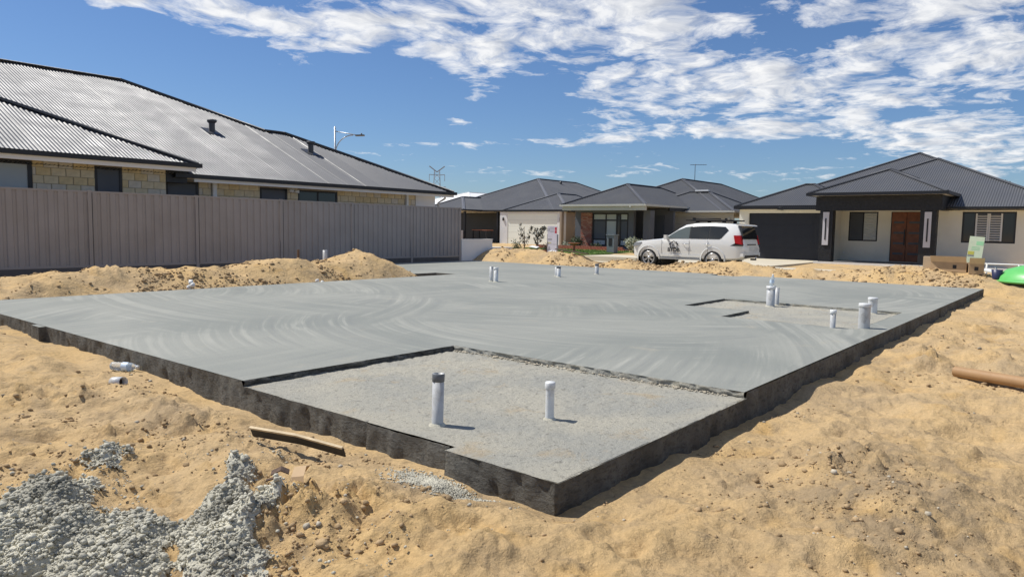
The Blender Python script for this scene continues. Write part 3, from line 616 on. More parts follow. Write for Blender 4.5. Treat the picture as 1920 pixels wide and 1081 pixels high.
MB().box(20.85, 22.72, 19.74, 19.92, -.4, .80).build('wall_section', 'rendw', t); MB().box(22.724, 24.0, 19.74, 19.92, -.4, .45).build('wall_section', 'rendw', t)
MB().box(20.85, 22.74, 19.72, 19.94, .80, .83).build('coping', 'rendw', t); MB().box(22.744, 24.02, 19.72, 19.94, .45, .48).build('coping', 'rendw', t)

# ------------------------------------------------------------------ houses
def corr(mb, O, sd, td, poly, pitch=.105, amp=.012, k=8, tilt=0.0):
    O = Vector(O); sd = Vector(sd).normalized(); td = Vector(td).normalized(); n = sd.cross(td); n = n if n.z > 0 else -n
    P2 = [((Vector(p) - O).dot(sd), (Vector(p) - O).dot(td)) for p in poly]
    s0 = min(p[0] for p in P2); s1 = max(p[0] for p in P2); m = max(2, int((s1 - s0) / pitch * k)); v = []; f = []; c = 0
    for i in range(m + 1):
        s = s0 + (s1 - s0) * min(max(i / m, 1e-5), 1 - 1e-5); ts = []
        for a, b in zip(P2, P2[1:] + P2[:1]):
            if (a[0] - s) * (b[0] - s) < 0: ts.append(a[1] + (b[1] - a[1]) * (s - a[0]) / (b[0] - a[0]))
        if len(ts) < 2: continue
        k_ = math.floor(s / .816); w = amp * math.cos(2 * math.pi * s / pitch) + (s - (k_ + .5) * .816) * tilt * math.sin(k_ * 12.9898 + 4.1 * math.sin(k_ * 3.7))   # each sheet lies a little differently
        for t_ in (min(ts), max(ts)): v.append(O + sd * s + td * t_ + n * w)
        if c: f.append((2 * c - 2, 2 * c, 2 * c + 1, 2 * c - 1))
        c += 1
    return mb.add(v, f, True)
def hip_roof(parent, x0, x1, y0, y1, z, pitch, rm, cm, gm='black', k=4, gut=True, sides='wesn', soff='soffit', over=.5, gh=.13):
    w = min(x1 - x0, y1 - y0) / 2; zt = z + w * pitch
    if x1 - x0 >= y1 - y0: a = (x0 + w, (y0 + y1) / 2, zt); b = (x1 - w, (y0 + y1) / 2, zt)
    else: a = ((x0 + x1) / 2, y0 + w, zt); b = ((x0 + x1) / 2, y1 - w, zt)
    c00, c10, c11, c01 = (x0, y0, z), (x1, y0, z), (x1, y1, z), (x0, y1, z)
    F = {}
    if x1 - x0 >= y1 - y0: F = {'w': ([c00, c01, a], 0), 'e': ([c10, c11, b], 0), 's': ([c00, c10, b, a], 1), 'n': ([c01, c11, b, a], 1)}
    else: F = {'w': ([c00, c01, b, a], 0), 'e': ([c10, c11, b, a], 0), 's': ([c00, c10, a], 1), 'n': ([c01, c11, b], 1)}
    mb = MB(); cs = 1 / math.hypot(1, pitch)
    up = {'w': (cs, 0, pitch * cs), 'e': (-cs, 0, pitch * cs), 's': (0, cs, pitch * cs), 'n': (0, -cs, pitch * cs)}
    for q in 'wesn':
        pl, ax = F[q]; sd = (0, 1, 0) if ax == 0 else (1, 0, 0)
        pl = [p for i, p in enumerate(pl) if p != pl[i - 1]]
        corr(mb, pl[0], sd, up[q], pl, k=k if q in 'ws' else 2, amp=.012)
    mb.build('roof', rm, parent, fix=False)
    if x1 - x0 >= y1 - y0: hips = [(c00, a), (c01, a), (c10, b), (c11, b), (a, b)]
    else: hips = [(c00, a), (c10, a), (c01, b), (c11, b), (a, b)]
    for p, q in hips:
        if (Vector(p) - Vector(q)).length < .3: continue
        up_ = Vector((0, 0, .012)); m = MB(); P_, Q_ = Vector(p) + up_, Vector(q) + up_; m.bar(P_, Q_, .24, .022); m.tube([P_ + Vector((0, 0, .012)), Q_ + Vector((0, 0, .012))], .035, 8); m.build('ridge_cap', cm, parent, fix=False)
    if gut:
        for (xa, xb, ya, yb) in ((x0 - .07, x0 + .05, y0 - .07, y1 + .07), (x1 - .05, x1 + .07, y0 - .07, y1 + .07), (x0 + .051, x1 - .051, y0 - .07, y0 + .05), (x0 + .051, x1 - .051, y1 - .05, y1 + .07)):
            MB().box(xa, xb, ya, yb, z - gh + .03, z + .012).build('gutter', gm, parent)
        MB().box(x0 + .052, x1 - .052, y0 + .052, y1 - .052, z - gh + .045, z - gh + .065).build('soffit', soff, parent)
    return zt
def wall(parent, ax, pos, a0, a1, z0, z1, th, m, holes=(), name='wall'):
    """wall in the plane axis=pos, running a0..a1, thickness away (+) from the street, with real openings"""
    As = sorted({a0, a1, *[h[0] for h in holes], *[h[1] for h in holes]}); Zs = sorted({z0, z1, *[h[2] for h in holes], *[h[3] for h in holes]}); mb = MB()
    for i in range(len(As) - 1):
        for j in range(len(Zs) - 1):
            ca = (As[i] + As[i + 1]) / 2; cz = (Zs[j] + Zs[j + 1]) / 2
            if any(h[0] < ca < h[1] and h[2] < cz < h[3] for h in holes): continue
            if ax == 0: mb.box(pos, pos + th, As[i], As[i + 1], Zs[j], Zs[j + 1])
            else: mb.box(As[i], As[i + 1], pos, pos + th, Zs[j], Zs[j + 1])
    return mb.build(name, m, parent, fix=False)
def window(parent, ax, pos, a0, a1, z0, z1, bars=(), hbars=(), fm='black', gm='glass', fw=.06, inset=.05, panes=None):
    """frame with its panes; bars at fractions of the width, hbars of the height"""
    mb = MB()
    def bx(m, p0, p1, A0, A1, Z0, Z1): m.box(p0, p1, A0, A1, Z0, Z1) if ax == 0 else m.box(A0, A1, p0, p1, Z0, Z1)
    p0 = pos + inset - .05; p1 = pos + inset
    bx(mb, p0, p1, a0, a1, z0, z0 + fw); bx(mb, p0, p1, a0, a1, z1 - fw, z1); bx(mb, p0, p1, a0, a0 + fw, z0 + fw, z1 - fw); bx(mb, p0, p1, a1 - fw, a1, z0 + fw, z1 - fw)
    xs = [a0 + fw / 2] + [a0 + (a1 - a0) * f for f in bars] + [a1 - fw / 2]; zs = [z0 + fw / 2] + [z0 + (z1 - z0) * f for f in hbars] + [z1 - fw / 2]
    for x in xs[1:-1]: bx(mb, p0 + .003, p1 - .003, x - fw / 2, x + fw / 2, z0 + fw, z1 - fw)
    for z in zs[1:-1]: bx(mb, p0 + .005, p1 - .005, a0 + fw, a1 - fw, z - fw / 2, z + fw / 2)
    w = mb.build('window', fm, parent, fix=False); n = 0
    for i in range(len(xs) - 1):
        for j in range(len(zs) - 1):
            g = MB(); bx(g, p0 + .02, p0 + .035, xs[i] + .005, xs[i + 1] - .005, zs[j] + .005, zs[j + 1] - .005)
            g.build('pane', (panes[n] if panes else gm), w, fix=False); n += 1
    return w
def garage_door(parent, pos, a0, a1, z0, z1, m, n=5):
    d = bpy.data.objects.new('garage_door', None); COL.objects.link(d); d.parent = parent; h = (z1 - z0) / n
    me = None
    for i in range(n):
        if me is None: me = MB().box(0, .04, 0, a1 - a0, .003, h - .003).mesh('panel')
        o = link('panel', me, m, d, (pos, a0, z0 + i * h))
    MB().box(pos + .035, pos + .05, a0, a1, z0, z1).build('backing', 'black', d)

# the block house on the left
def left_house():
    t = thing('block_house', (0, 0, 0), 'cream block house with long corrugated grey roof behind the steel fence', 'house')
    k = .445; z = 2.72
    mb = MB(); cs = 1 / math.hypot(1, k); zz = lambda y: z + k * (y - 21.0)
    front = [(-8, 21.0), (21.7, 21.0), (17.0, 26.1), (16.1, 26.1), (12.4, 30.3), (-8, 30.3)]
    # convex pieces of the front slope share the corrugation phase
    pcs = [[(-8, 21), (12.4, 21), (12.4, 30.3), (-8, 30.3)], [(12.4, 21), (16.1, 21), (16.1, 26.1), (12.4, 30.3)], [(16.1, 21), (17.0, 21), (17.0, 26.1), (16.1, 26.1)], [(17.0, 21), (21.7, 21), (17.0, 26.1)]]
    for p in pcs: corr(mb, (0, 21, z), (1, 0, 0), (0, cs, k * cs), [(x, y, zz(y)) for x, y in p], .102, .013, 8, .035)
    mb.build('roof', 'roofl', t, fix=False)
    b = MB(); e = lambda x, y: (x, y, zz(y)); back = lambda x, y, zt: (x, y, zt)
    b.add([e(21.7, 21), (21.7, 31.2, z), e(17.0, 26.1)], [(0, 1, 2)]); b.add([e(16.1, 26.1), (16.1, 34.5, zz(26.1)), e(12.4, 30.3)], [(0, 1, 2)])
    b.add([e(-8, 30.3), e(12.4, 30.3), (16.1, 34.5, zz(26.1)), (21.7, 39.6, z), (-8, 39.6, z)], [(0, 1, 2, 3, 4)]); b.add([e(17, 26.1), e(16.1, 26.1), (16.1, 31.2, z), (21.7, 31.2, z)], [(0, 1, 2, 3)])
    b.build('rear_roof', 'roofl', t, fix=False)
    for p, q in (((-8, 30.3), (12.4, 30.3)), ((12.4, 30.3), (16.1, 26.1)), ((16.1, 26.1), (17, 26.1)), ((17, 26.1), (21.7, 21))):
        m = MB(); P_, Q_ = Vector(e(*p)) + Vector((0, 0, .02)), Vector(e(*q)) + Vector((0, 0, .02)); m.bar(P_, Q_, .30, .03); m.tube([P_ + Vector((0, 0, .02)), Q_ + Vector((0, 0, .02))], .04, 8); m.build('ridge_cap', 'capl', t, fix=False)
    # raised near roof
    z2 = 3.0; y2 = 20.55; z2f = lambda y: z2 + k * (y - y2); mb = MB()
    for p in ([(-8, y2), (5.55, y2), (5.55, 25.5), (-8, 25.5)], [(5.55, y2), (10.5, y2), (5.55, 25.5)]): corr(mb, (0, y2, z2), (1, 0, 0), (0, cs, k * cs), [(x, y, z2f(y)) for x, y in p], .102, .013, 8, .035)
    r2 = mb.build('roof', 'roofl', t, fix=False)
    MB().add([(10.5, y2, z2), (10.5, 30.4, z2), (5.55, 25.5, z2f(25.5))], [(0, 1, 2)]).build('hip_end', 'roofl', t, fix=False)
    m = MB(); P_, Q_ = Vector((10.5, y2, z2 + .02)), Vector((5.55, 25.5, z2f(25.5) + .02)); m.bar(P_, Q_, .30, .03); m.tube([P_ + Vector((0, 0, .02)), Q_ + Vector((0, 0, .02))], .04, 8); m.build('ridge_cap', 'capl', t, fix=False)
    # gutters, fascias, soffits
    MB().box(-8, 10.58, y2 - .10, y2 + .03, z2 - .10, z2 + .02).build('gutter', 'black', t); MB().box(10.45, 10.58, y2 + .032, 21.6, z2 - .10, z2 + .02).build('gutter', 'black', t)
    MB().box(-8, 10.44, y2 + .035, 21.06, z2 - .135, z2 - .105).build('soffit', 'soffit', t); MB().box(-8, 10.44, y2 + .0, y2 + .033, z2 - .22, z2 - .102).build('fascia', 'soffit', t)
    MB().box(10.0, 21.78, 20.90, 21.03, z - .10, z + .02).build('gutter', 'black', t); MB().box(10.6, 21.7, 21.035, 21.50, z - .14, z - .11).build('soffit', 'soffit', t)
    MB().box(10.6, 21.68, 21.0, 21.033, z - .20, z - .102).build('fascia', 'soffit', t); MB().box(21.66, 21.78, 21.032, 31, z - .10, z + .02).build('gutter', 'black', t)
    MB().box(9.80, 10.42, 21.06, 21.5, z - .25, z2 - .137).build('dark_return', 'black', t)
    # walls
    wn = wall(t, 1, 21.05, -8, 9.78, -.3, z2 - .137, .25, 'mortar', [(2.6, 6.42, .9, 2.80), (7.88, 8.58, .9, 2.78)])
    wf = wall(t, 1, 21.50, 9.784, 21.05, -.3, z - .142, .25, 'mortar', [(9.98, 10.98, .9, 2.54), (13.05, 14.08, .9, 2.50), (14.50, 16.15, .9, 2.49)])
    MB().box(9.60, 9.782, 21.302, 21.50, -.3, z2 - .14).build('wall_return', 'lime', t)
    window(t, 1, 21.05, 2.6, 6.42, .9, 2.80, (.5,), (), 'black', 'blind', .10); window(t, 1, 21.05, 7.88, 8.58, .9, 2.78, (), (), 'black', 'blindd', .07)
    window(t, 1, 21.5, 9.98, 10.98, .9, 2.54, (), (), 'black', 'blindd', .07); window(t, 1, 21.5, 13.05, 14.08, .9, 2.50, (), (), 'black', 'blindd', .07); window(t, 1, 21.5, 14.5, 16.15, .9, 2.49, (.5,), (), 'black', 'glass', .06)
    MB().box(19.98, 21.06, 21.48, 21.498, -.3, z - .144).build('render_panel', 'rendw', t)
    MB().box(11.40, 11.52, 21.40, 21.497, -.3, z - .145).build('downpipe', 'white', t); MB().box(19.42, 19.52, 21.40, 21.497, -.3, z - .145).build('downpipe', 'white', t)
    MB().tube([(21.45, 21.25, z - .1), (21.45, 21.3, z - .25), (21.2, 21.42, z - .42), (21.2, 21.42, 0)], .045, 10).build('downpipe', 'white', t)
    # blocks above the fence line
    cache = {}
    def course(par, Y, x0, x1, ztop, rows, holes, bw=.345, bh=.205):
        for r in range(rows):
            zc1 = ztop - r * bh; zc0 = zc1 - bh; x = x0 - (r % 2) * bw / 2
            while x < x1:
                a, b = max(x, x0), min(x + bw, x1); segs = [(a, b)]
                for h in holes:
                    if zc1 > h[2] and zc0 < h[3] - .1:
                        ns = []
                        for (p, q) in segs:
                            if q <= h[0] or p >= h[1]: ns.append((p, q))
                            else:
                                if p < h[0]: ns.append((p, h[0]))
                                if q > h[1]: ns.append((h[1], q))
                        segs = ns
                for (p, q) in segs:
                    if q - p < .04: continue
                    key = round(q - p, 2); mname = random.choice(['lime', 'lime', 'lime2', 'lime3'])
                    if (key, mname) not in cache:
                        cache[(key, mname)] = MB().prism([(.006, .012), (.012, 0), (key - .012, 0), (key - .006, .012), (key - .006, .03), (.006, .03)], 2, .006, bh - .006).mesh('brick')
                    o = link('brick', cache[(key, mname)], mname, par, (p, Y - .014, zc0))
                x += bw
    course(wn, 21.05, 4.6, 9.78, z2 - .14, 4, [(2.6, 6.42, .9, 2.80), (7.88, 8.58, .9, 2.78)])
    course(wf, 21.50, 9.9, 19.96, z - .146, 3, [(9.98, 10.98, .9, 2.54), (13.05, 14.08, .9, 2.50), (14.50, 16.15, .9, 2.49), (11.38, 11.54, 0, 3), (19.4, 19.54, 0, 3)])
    # flues and a security light
    for x, y in ((13.44, 25.24), (16.87, 24.12)):
        zv = zz(y); o = bpy.data.objects.new('roof_vent', None); COL.objects.link(o); o.parent = t; o.location = (x, y, zv)
        MB().lathe([(.105, -.05), (.105, .36)], n=16).build('flue', 'capl', o); MB().lathe([(.105, .30), (.17, .36), (.17, .41), (.15, .43), (.0005, .44)], n=16).build('cowl', 'capl', o)
        MB().add([(-.02 + p[0] * .26, p[1] * .30, .022 + p[1] * .30 * k) for p in ((-1, -1), (1, -1), (1, 1), (-1, 1))], [(0, 1, 2, 3)]).build('flashing', 'capl', o)
    o = MB(); o.box(14.22, 14.30, 21.42, 21.5, 2.40, 2.50); o.tube([(14.24, 21.40, 2.42), (14.10, 21.30, 2.44)], [.04, .06], 10); o.tube([(14.28, 21.40, 2.42), (14.42, 21.30, 2.42)], [.04, .06], 10); o.build('security_light', 'white', t)
left_house()

def house_c():
    t = thing('house', (0, 0, 0), 'slate roofed house with white garage door just right of the fence end', 'house', 'houses across the street')
    hip_roof(t, 42, 60, 30.7, 43.1, 2.65, .45, 'roofc', 'capc', k=8); hip_roof(t, 41.88, 50, 29.4, 35.3, 2.655, .45, 'roofc', 'capc', k=8); hip_roof(t, 39.9, 50, 37.6, 42.4, 2.66, .45, 'roofc', 'capc', k=8)
    wall(t, 0, 42.0, 29.75, 35.75, -.3, 2.52, .25, 'rendw', [(30.35, 35.0, .08, 2.36)]); garage_door(t, 42.03, 30.35, 35.0, .08, 2.36, 'doorw', 5)
    MB().box(42.26, 55, 29.75, 30.0, -.3, 2.5).build('side_wall', 'tan', t); MB().box(41.7, 41.99, 29.76, 29.92, -.3, 2.5).build('pier', 'tan', t)
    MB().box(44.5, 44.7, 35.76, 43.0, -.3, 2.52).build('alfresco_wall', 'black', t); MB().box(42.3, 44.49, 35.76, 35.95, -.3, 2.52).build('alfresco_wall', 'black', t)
    for y in (37.75, 36.0): MB().box(40.2 if y > 37 else 42.05, 40.35 if y > 37 else 42.2, y, y + .15, -.3, 2.53).build('post', 'black', t)
    MB().box(44.46, 44.49, 36.2, 38.2, .1, 2.3).build('sliding_door', 'glass', t)
    for y in (30.05, 35.4): MB().tube([(41.94, y, 1.85), (41.94, y, 2.1)], .055, 10).build('wall_lamp', 'black', t)
    MB().tube([(50.5, 36.2, 4.9), (50.5, 36.2, 5.35)], .10, 10).build('roof_vent', 'black', t); MB().tube([(48.5, 29.9, 3.9), (48.5, 29.9, 4.45)], .13, 10).build('roof_vent', 'black', t)
house_c()
def house_b():
    t = thing('house', (0, 0, 0), 'dark grey house with brick feature panel and grey garage behind the white car', 'house', 'houses across the street')
    hip_roof(t, 41.06, 58, 17.6, 28.0, 2.51, .455, 'roofb', 'capb', 'rendb', k=8); hip_roof(t, 41.0, 46.8, 16.85, 24.0, 2.52, .45, 'roofb', 'capb', 'rendb', k=8)
    MB().bar((43.8, 19.7, 3.90), (43.8, 20.6, 3.90), .25, .10).build('ridge_flashing', 'white', t)
    hip_roof(t, 36.0, 46, 19.96, 25.76, 2.76, .465, 'roofb', 'capb', 'rendb', k=8, soff='rendb')
    MB().box(36.06, 36.3, 20.02, 25.7, 2.42, 2.64).build('beam', 'rendb', t)
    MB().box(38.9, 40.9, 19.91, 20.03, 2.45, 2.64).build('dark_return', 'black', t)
    wall(t, 0, 37.2, 21.35, 25.5, -.2, 2.62, .25, 'rendg', [(21.70, 24.20, .30, 2.30)])
    MB().box(37.12, 37.198, 24.22, 25.02, -.2, 2.30).build('brick_panel', 'farbrick', t)
    window(t, 0, 37.2, 21.70, 24.20, .30, 2.30, (.22, .32, .62), (.20, .78), 'black', 'blindd', .09, panes=['blind', 'blindd', 'blind', 'glass', 'glass', 'glass', 'glass', 'blind', 'blind', 'blind', 'blindd', 'blind'])
    MB().box(37.452, 40.0, 25.25, 25.5, -.2, 2.6).build('side_wall', 'rendg', t); MB().box(39.6, 39.8, 20.0, 25.24, -.2, 2.6).build('entry_wall', 'rendg', t)
    MB().box(39.55, 39.598, 20.6, 21.3, 0, 2.2).build('front_door', 'blindd', t)
    MB().box(37.0, 37.5, 20.15, 20.6, -.2, 2.44).build('pillar', 'rendg', t)
    wall(t, 0, 41.5, 17.1, 22.2, -.2, 2.39, .25, 'rendb', [(17.5, 21.5, .03, 2.15)]); garage_door(t, 41.62, 17.5, 21.5, .03, 2.15, 'doorg', 5)
    MB().box(41.35, 41.45, 17.0, 17.09, -.2, 2.39).build('downpipe', 'rendb', t)
    for y in (17.3, 21.85): MB().tube([(41.44, y, 1.95), (41.44, y, 2.12)], .05, 10).build('wall_lamp', 'white', t)
    MB().tube([(35.98, 20.9, 2.58), (35.98, 20.9, 2.66)], .05, 10).build('eave_light', 'white', t)
house_b()
def house_r():
    t = thing('house', (0, 0, 0), 'graphite roofed house with black stone portico and red double door', 'house', 'houses across the street')
    hip_roof(t, 40.3, 62, .9, 16.3, 2.60, .45, 'roofr', 'capr', k=8, gut=False); hip_roof(t, 38.3, 56, .88, 13.3, 2.58, .45, 'roofr', 'capr', k=8); hip_roof(t, 38.4, 44.0, 9.6, 15.7, 2.70, .45, 'roofr', 'capr', k=8, gh=.2)
    hip_roof(t, 36.4, 44, 5.35, 11.25, 3.22, .43, 'roofr', 'capr', k=8, gh=.16)
    # portico
    MB().box(36.9, 37.4, 5.6, 11.0, 2.40, 3.08).build('portico_beam', 'slate', t)
    MB().box(37.402, 40.2, 5.62, 5.85, 2.42, 3.08).build('portico_beam', 'slate', t); MB().box(37.402, 40.2, 10.75, 10.98, 2.42, 3.08).build('portico_beam', 'slate', t)
    for y0, y1 in ((10.2, 10.80), (5.80, 6.45)):
        p = MB().box(36.95, 37.45, y0, y1, -.4, 2.398).build('pillar', 'slate', t); c = (y0 + y1) / 2
        q = MB().box(36.90, 36.948, c - .14, c + .14, .72, 2.32).build('light_panel', 'sconce', p); MB().box(36.885, 36.899, c - .03, c + .03, .98, 2.02).build('slot', 'black', p)
    MB().box(36.8, 40.2, 5.7, 10.9, -.4, -.10).build('porch_floor', 'porch', t); MB().box(36.7, 36.797, 3.0, 10.95, -.4, -.085).build('porch_kerb', 'white', t)
    wall(t, 0, 40.2, 5.2, 10.9, -.4, 3.1, .25, 'render', [(8.90, 10.28, .92, 2.42), (6.88, 8.30, -.08, 2.42)])
    window(t, 0, 40.2, 8.90, 10.28, .92, 2.42, (.5,), (), 'black', 'blindd', .06, panes=['blind', 'blindd'])
    for k in range(13): MB().bar((40.205, 8.98, 1.02 + .103 * k), (40.205, 9.55, 1.02 + .103 * k), .03, .05, (1, 0, .6)).build('shutter_slat', 'shut', t)
    for k in range(13): MB().bar((40.205, 9.63, 1.02 + .103 * k), (40.205, 10.2, 1.02 + .103 * k), .02, .025, (1, 0, .6)).build('shutter_slat', 'blindd', t)
    MB().box(40.275, 40.30, 6.88, 8.30, -.08, 2.42).build('door_backing', 'black', t)
    for y0, y1 in ((6.92, 7.58), (7.60, 8.26)):
        d = MB().box(40.22, 40.27, y0, y1, -.07, 2.40).build('door', 'wood', t)
        for k in range(4): MB().box(40.21, 40.222, y0 + .10, y1 - .10, .28 + .52 * k, .38 + .52 * k).build('door_glass', 'blindd', d)
        if y0 > 7.59: MB().box(40.15, 40.19, 7.63, 7.68, .75, 1.55).build('handle', 'black', d)
    MB().box(38.95, 40.19, 10.65, 10.9, -.1, 2.6).build('porch_return', 'render', t); MB().box(39.152, 40.19, 5.7, 6.1, -.1, 2.6).build('porch_return', 'render', t)
    MB().box(40.15, 40.198, 10.4, 10.5, .25, .36).build('power_point', 'white', t)
    # garage
    wall(t, 0, 38.9, 10.95, 15.65, -.4, 2.52, .25, 'render', [(11.0, 15.12, -.14, 2.33)]); garage_door(t, 39.02, 11.0, 15.12, -.14, 2.33, 'doork', 4)
    # right wing
    wall(t, 0, 38.9, -6, 6.1, -.4, 2.44, .25, 'render', [(3.0, 5.06, .96, 2.38)])
    window(t, 0, 38.9, 3.0, 5.06, .96, 2.38, (.25, .75), (), 'black', 'glass', .07, panes=['glass', 'blindd', 'glass'])
    fr = MB()
    for y in (3.54, 4.0, 4.06, 4.50): fr.box(38.885, 38.912, y - .035, y + .035, 1.05, 2.30)
    fr.build('shutter_frame', 'shut', t)
    for a, b in ((3.58, 3.96), (4.10, 4.46)):
        for k in range(11): MB().bar((38.90, a, 1.10 + .108 * k), (38.90, b, 1.10 + .108 * k), .03, .055, (1, 0, .6)).build('shutter_slat', 'shut', t)
house_r()
# distant white roofed house
t = thing('white_house', (0, 0, 0), 'distant white roofed house just above the end of the block house', 'house'); hip_roof(t, 60, 80, 55.3, 69.3, 3.6, .3, 'wroof', 'wroof', 'wroof', k=2); MB().box(60.6, 79.4, 55.9, 68.7, -.3, 3.5).build('wall', 'rendw', t)

# ------------------------------------------------------------------ masts and lamps
def street_lamp():
    t = thing('street_lamp', (30.4, 40.7, -.2), 'galvanised street lamp rising above the block house roof', 'street lamp'); rt = Vector((.635, -.772, 0))
    MB().tube([(0, 0, 0), (0, 0, 8.15)], [.09, .055], 10).build('pole', 'galv', t)
    MB().tube([(0, 0, 7.85), rt * 1.4 + Vector((0, 0, 7.62)), rt * 1.55 + Vector((0, 0, 7.6))], .03, 8).build('arm', 'galv', t)
    MB().tube([rt * (1.2 * (1 - math.cos(a)) + .03) + Vector((0, 0, 6.35 + 1.25 * math.sin(a))) for a in [i * math.pi / 2 / 10 for i in range(11)]], .035, 8).build('brace', 'galv', t)
    h = MB(); h.bar(rt * 1.4 + Vector((0, 0, 7.58)), rt * 2.0 + Vector((0, 0, 7.60)), .28, .09); h.tube([rt * 1.8 + Vector((0, 0, 7.62)), rt * 1.8 + Vector((0, 0, 7.74))], .05, 8); h.build('lamp_head', 'tape', t)
street_lamp()
def pylon():
    t = thing('transmission_tower', (400, 406, -1), 'distant steel lattice power tower above the low roofs', 'tower'); rt = Vector((.712, -.702, 0)); fw = Vector((.702, .712, 0)); mb = MB()
    for s in (-1, 1):
        for q in (-1, 1):
            mb.bar(rt * s * 4 + fw * q * 4, rt * s * 2 + fw * q * 1.5 + Vector((0, 0, 46)), .45, .45)
    for k in range(9):
        z0 = k * 5; z1 = z0 + 5; w0 = 4 - 2 * z0 / 46; w1 = 4 - 2 * z1 / 46
        mb.bar(rt * -w0 + Vector((0, 0, z0)), rt * w1 + Vector((0, 0, z1)), .25, .25); mb.bar(rt * w0 + Vector((0, 0, z0)), rt * -w1 + Vector((0, 0, z1)), .25, .25)
    mb.build('lattice', 'tower', t)
    a = MB()
    for s in (-1, 1): a.bar(Vector((0, 0, 45)), rt * s * 6 + Vector((0, 0, 49.5)), .8, .8); a.bar(Vector((0, 0, 42.5)), rt * s * 6 + Vector((0, 0, 43)), .5, .5); a.bar(rt * s * 6 + Vector((0, 0, 43)), rt * s * 6 + Vector((0, 0, 38)), .3, .3); a.bar(Vector((0, 0, 33)), rt * s * 7 + Vector((0, 0, 33.5)), .5, .5)
    a.build('cross_arm', 'tower', t)
pylon()
def antenna(x, y, z0, h, w, label):
    t = thing('tv_antenna', (x, y, z0), label, 'antenna', 'roof antennas'); rt = Vector((.45, -.89, 0))
    MB().tube([(0, 0, 0), (0, 0, h)], .022, 6).build('mast', 'tape', t)
    m = MB(); m.bar(rt * -w * .3 + Vector((0, 0, h - .05)), rt * w * .7 + Vector((0, 0, h - .05)), .03, .03)
    for k in range(7): c = rt * w * (-.3 + k / 6) + Vector((0, 0, h - .05)); m.bar(c + Vector((-.3, -.15, 0)), c + Vector((.3, .15, 0)), .012, .012)
    m.build('boom', 'tape', t)
antenna(48.2, 22.8, 4.8, 1.25, 1.1, 'thin television antenna on the dark grey house roof ridge'); antenna(58.5, 52.5, 1.5, 2.9, 1.0, 'thin television antenna left of the slate roof')

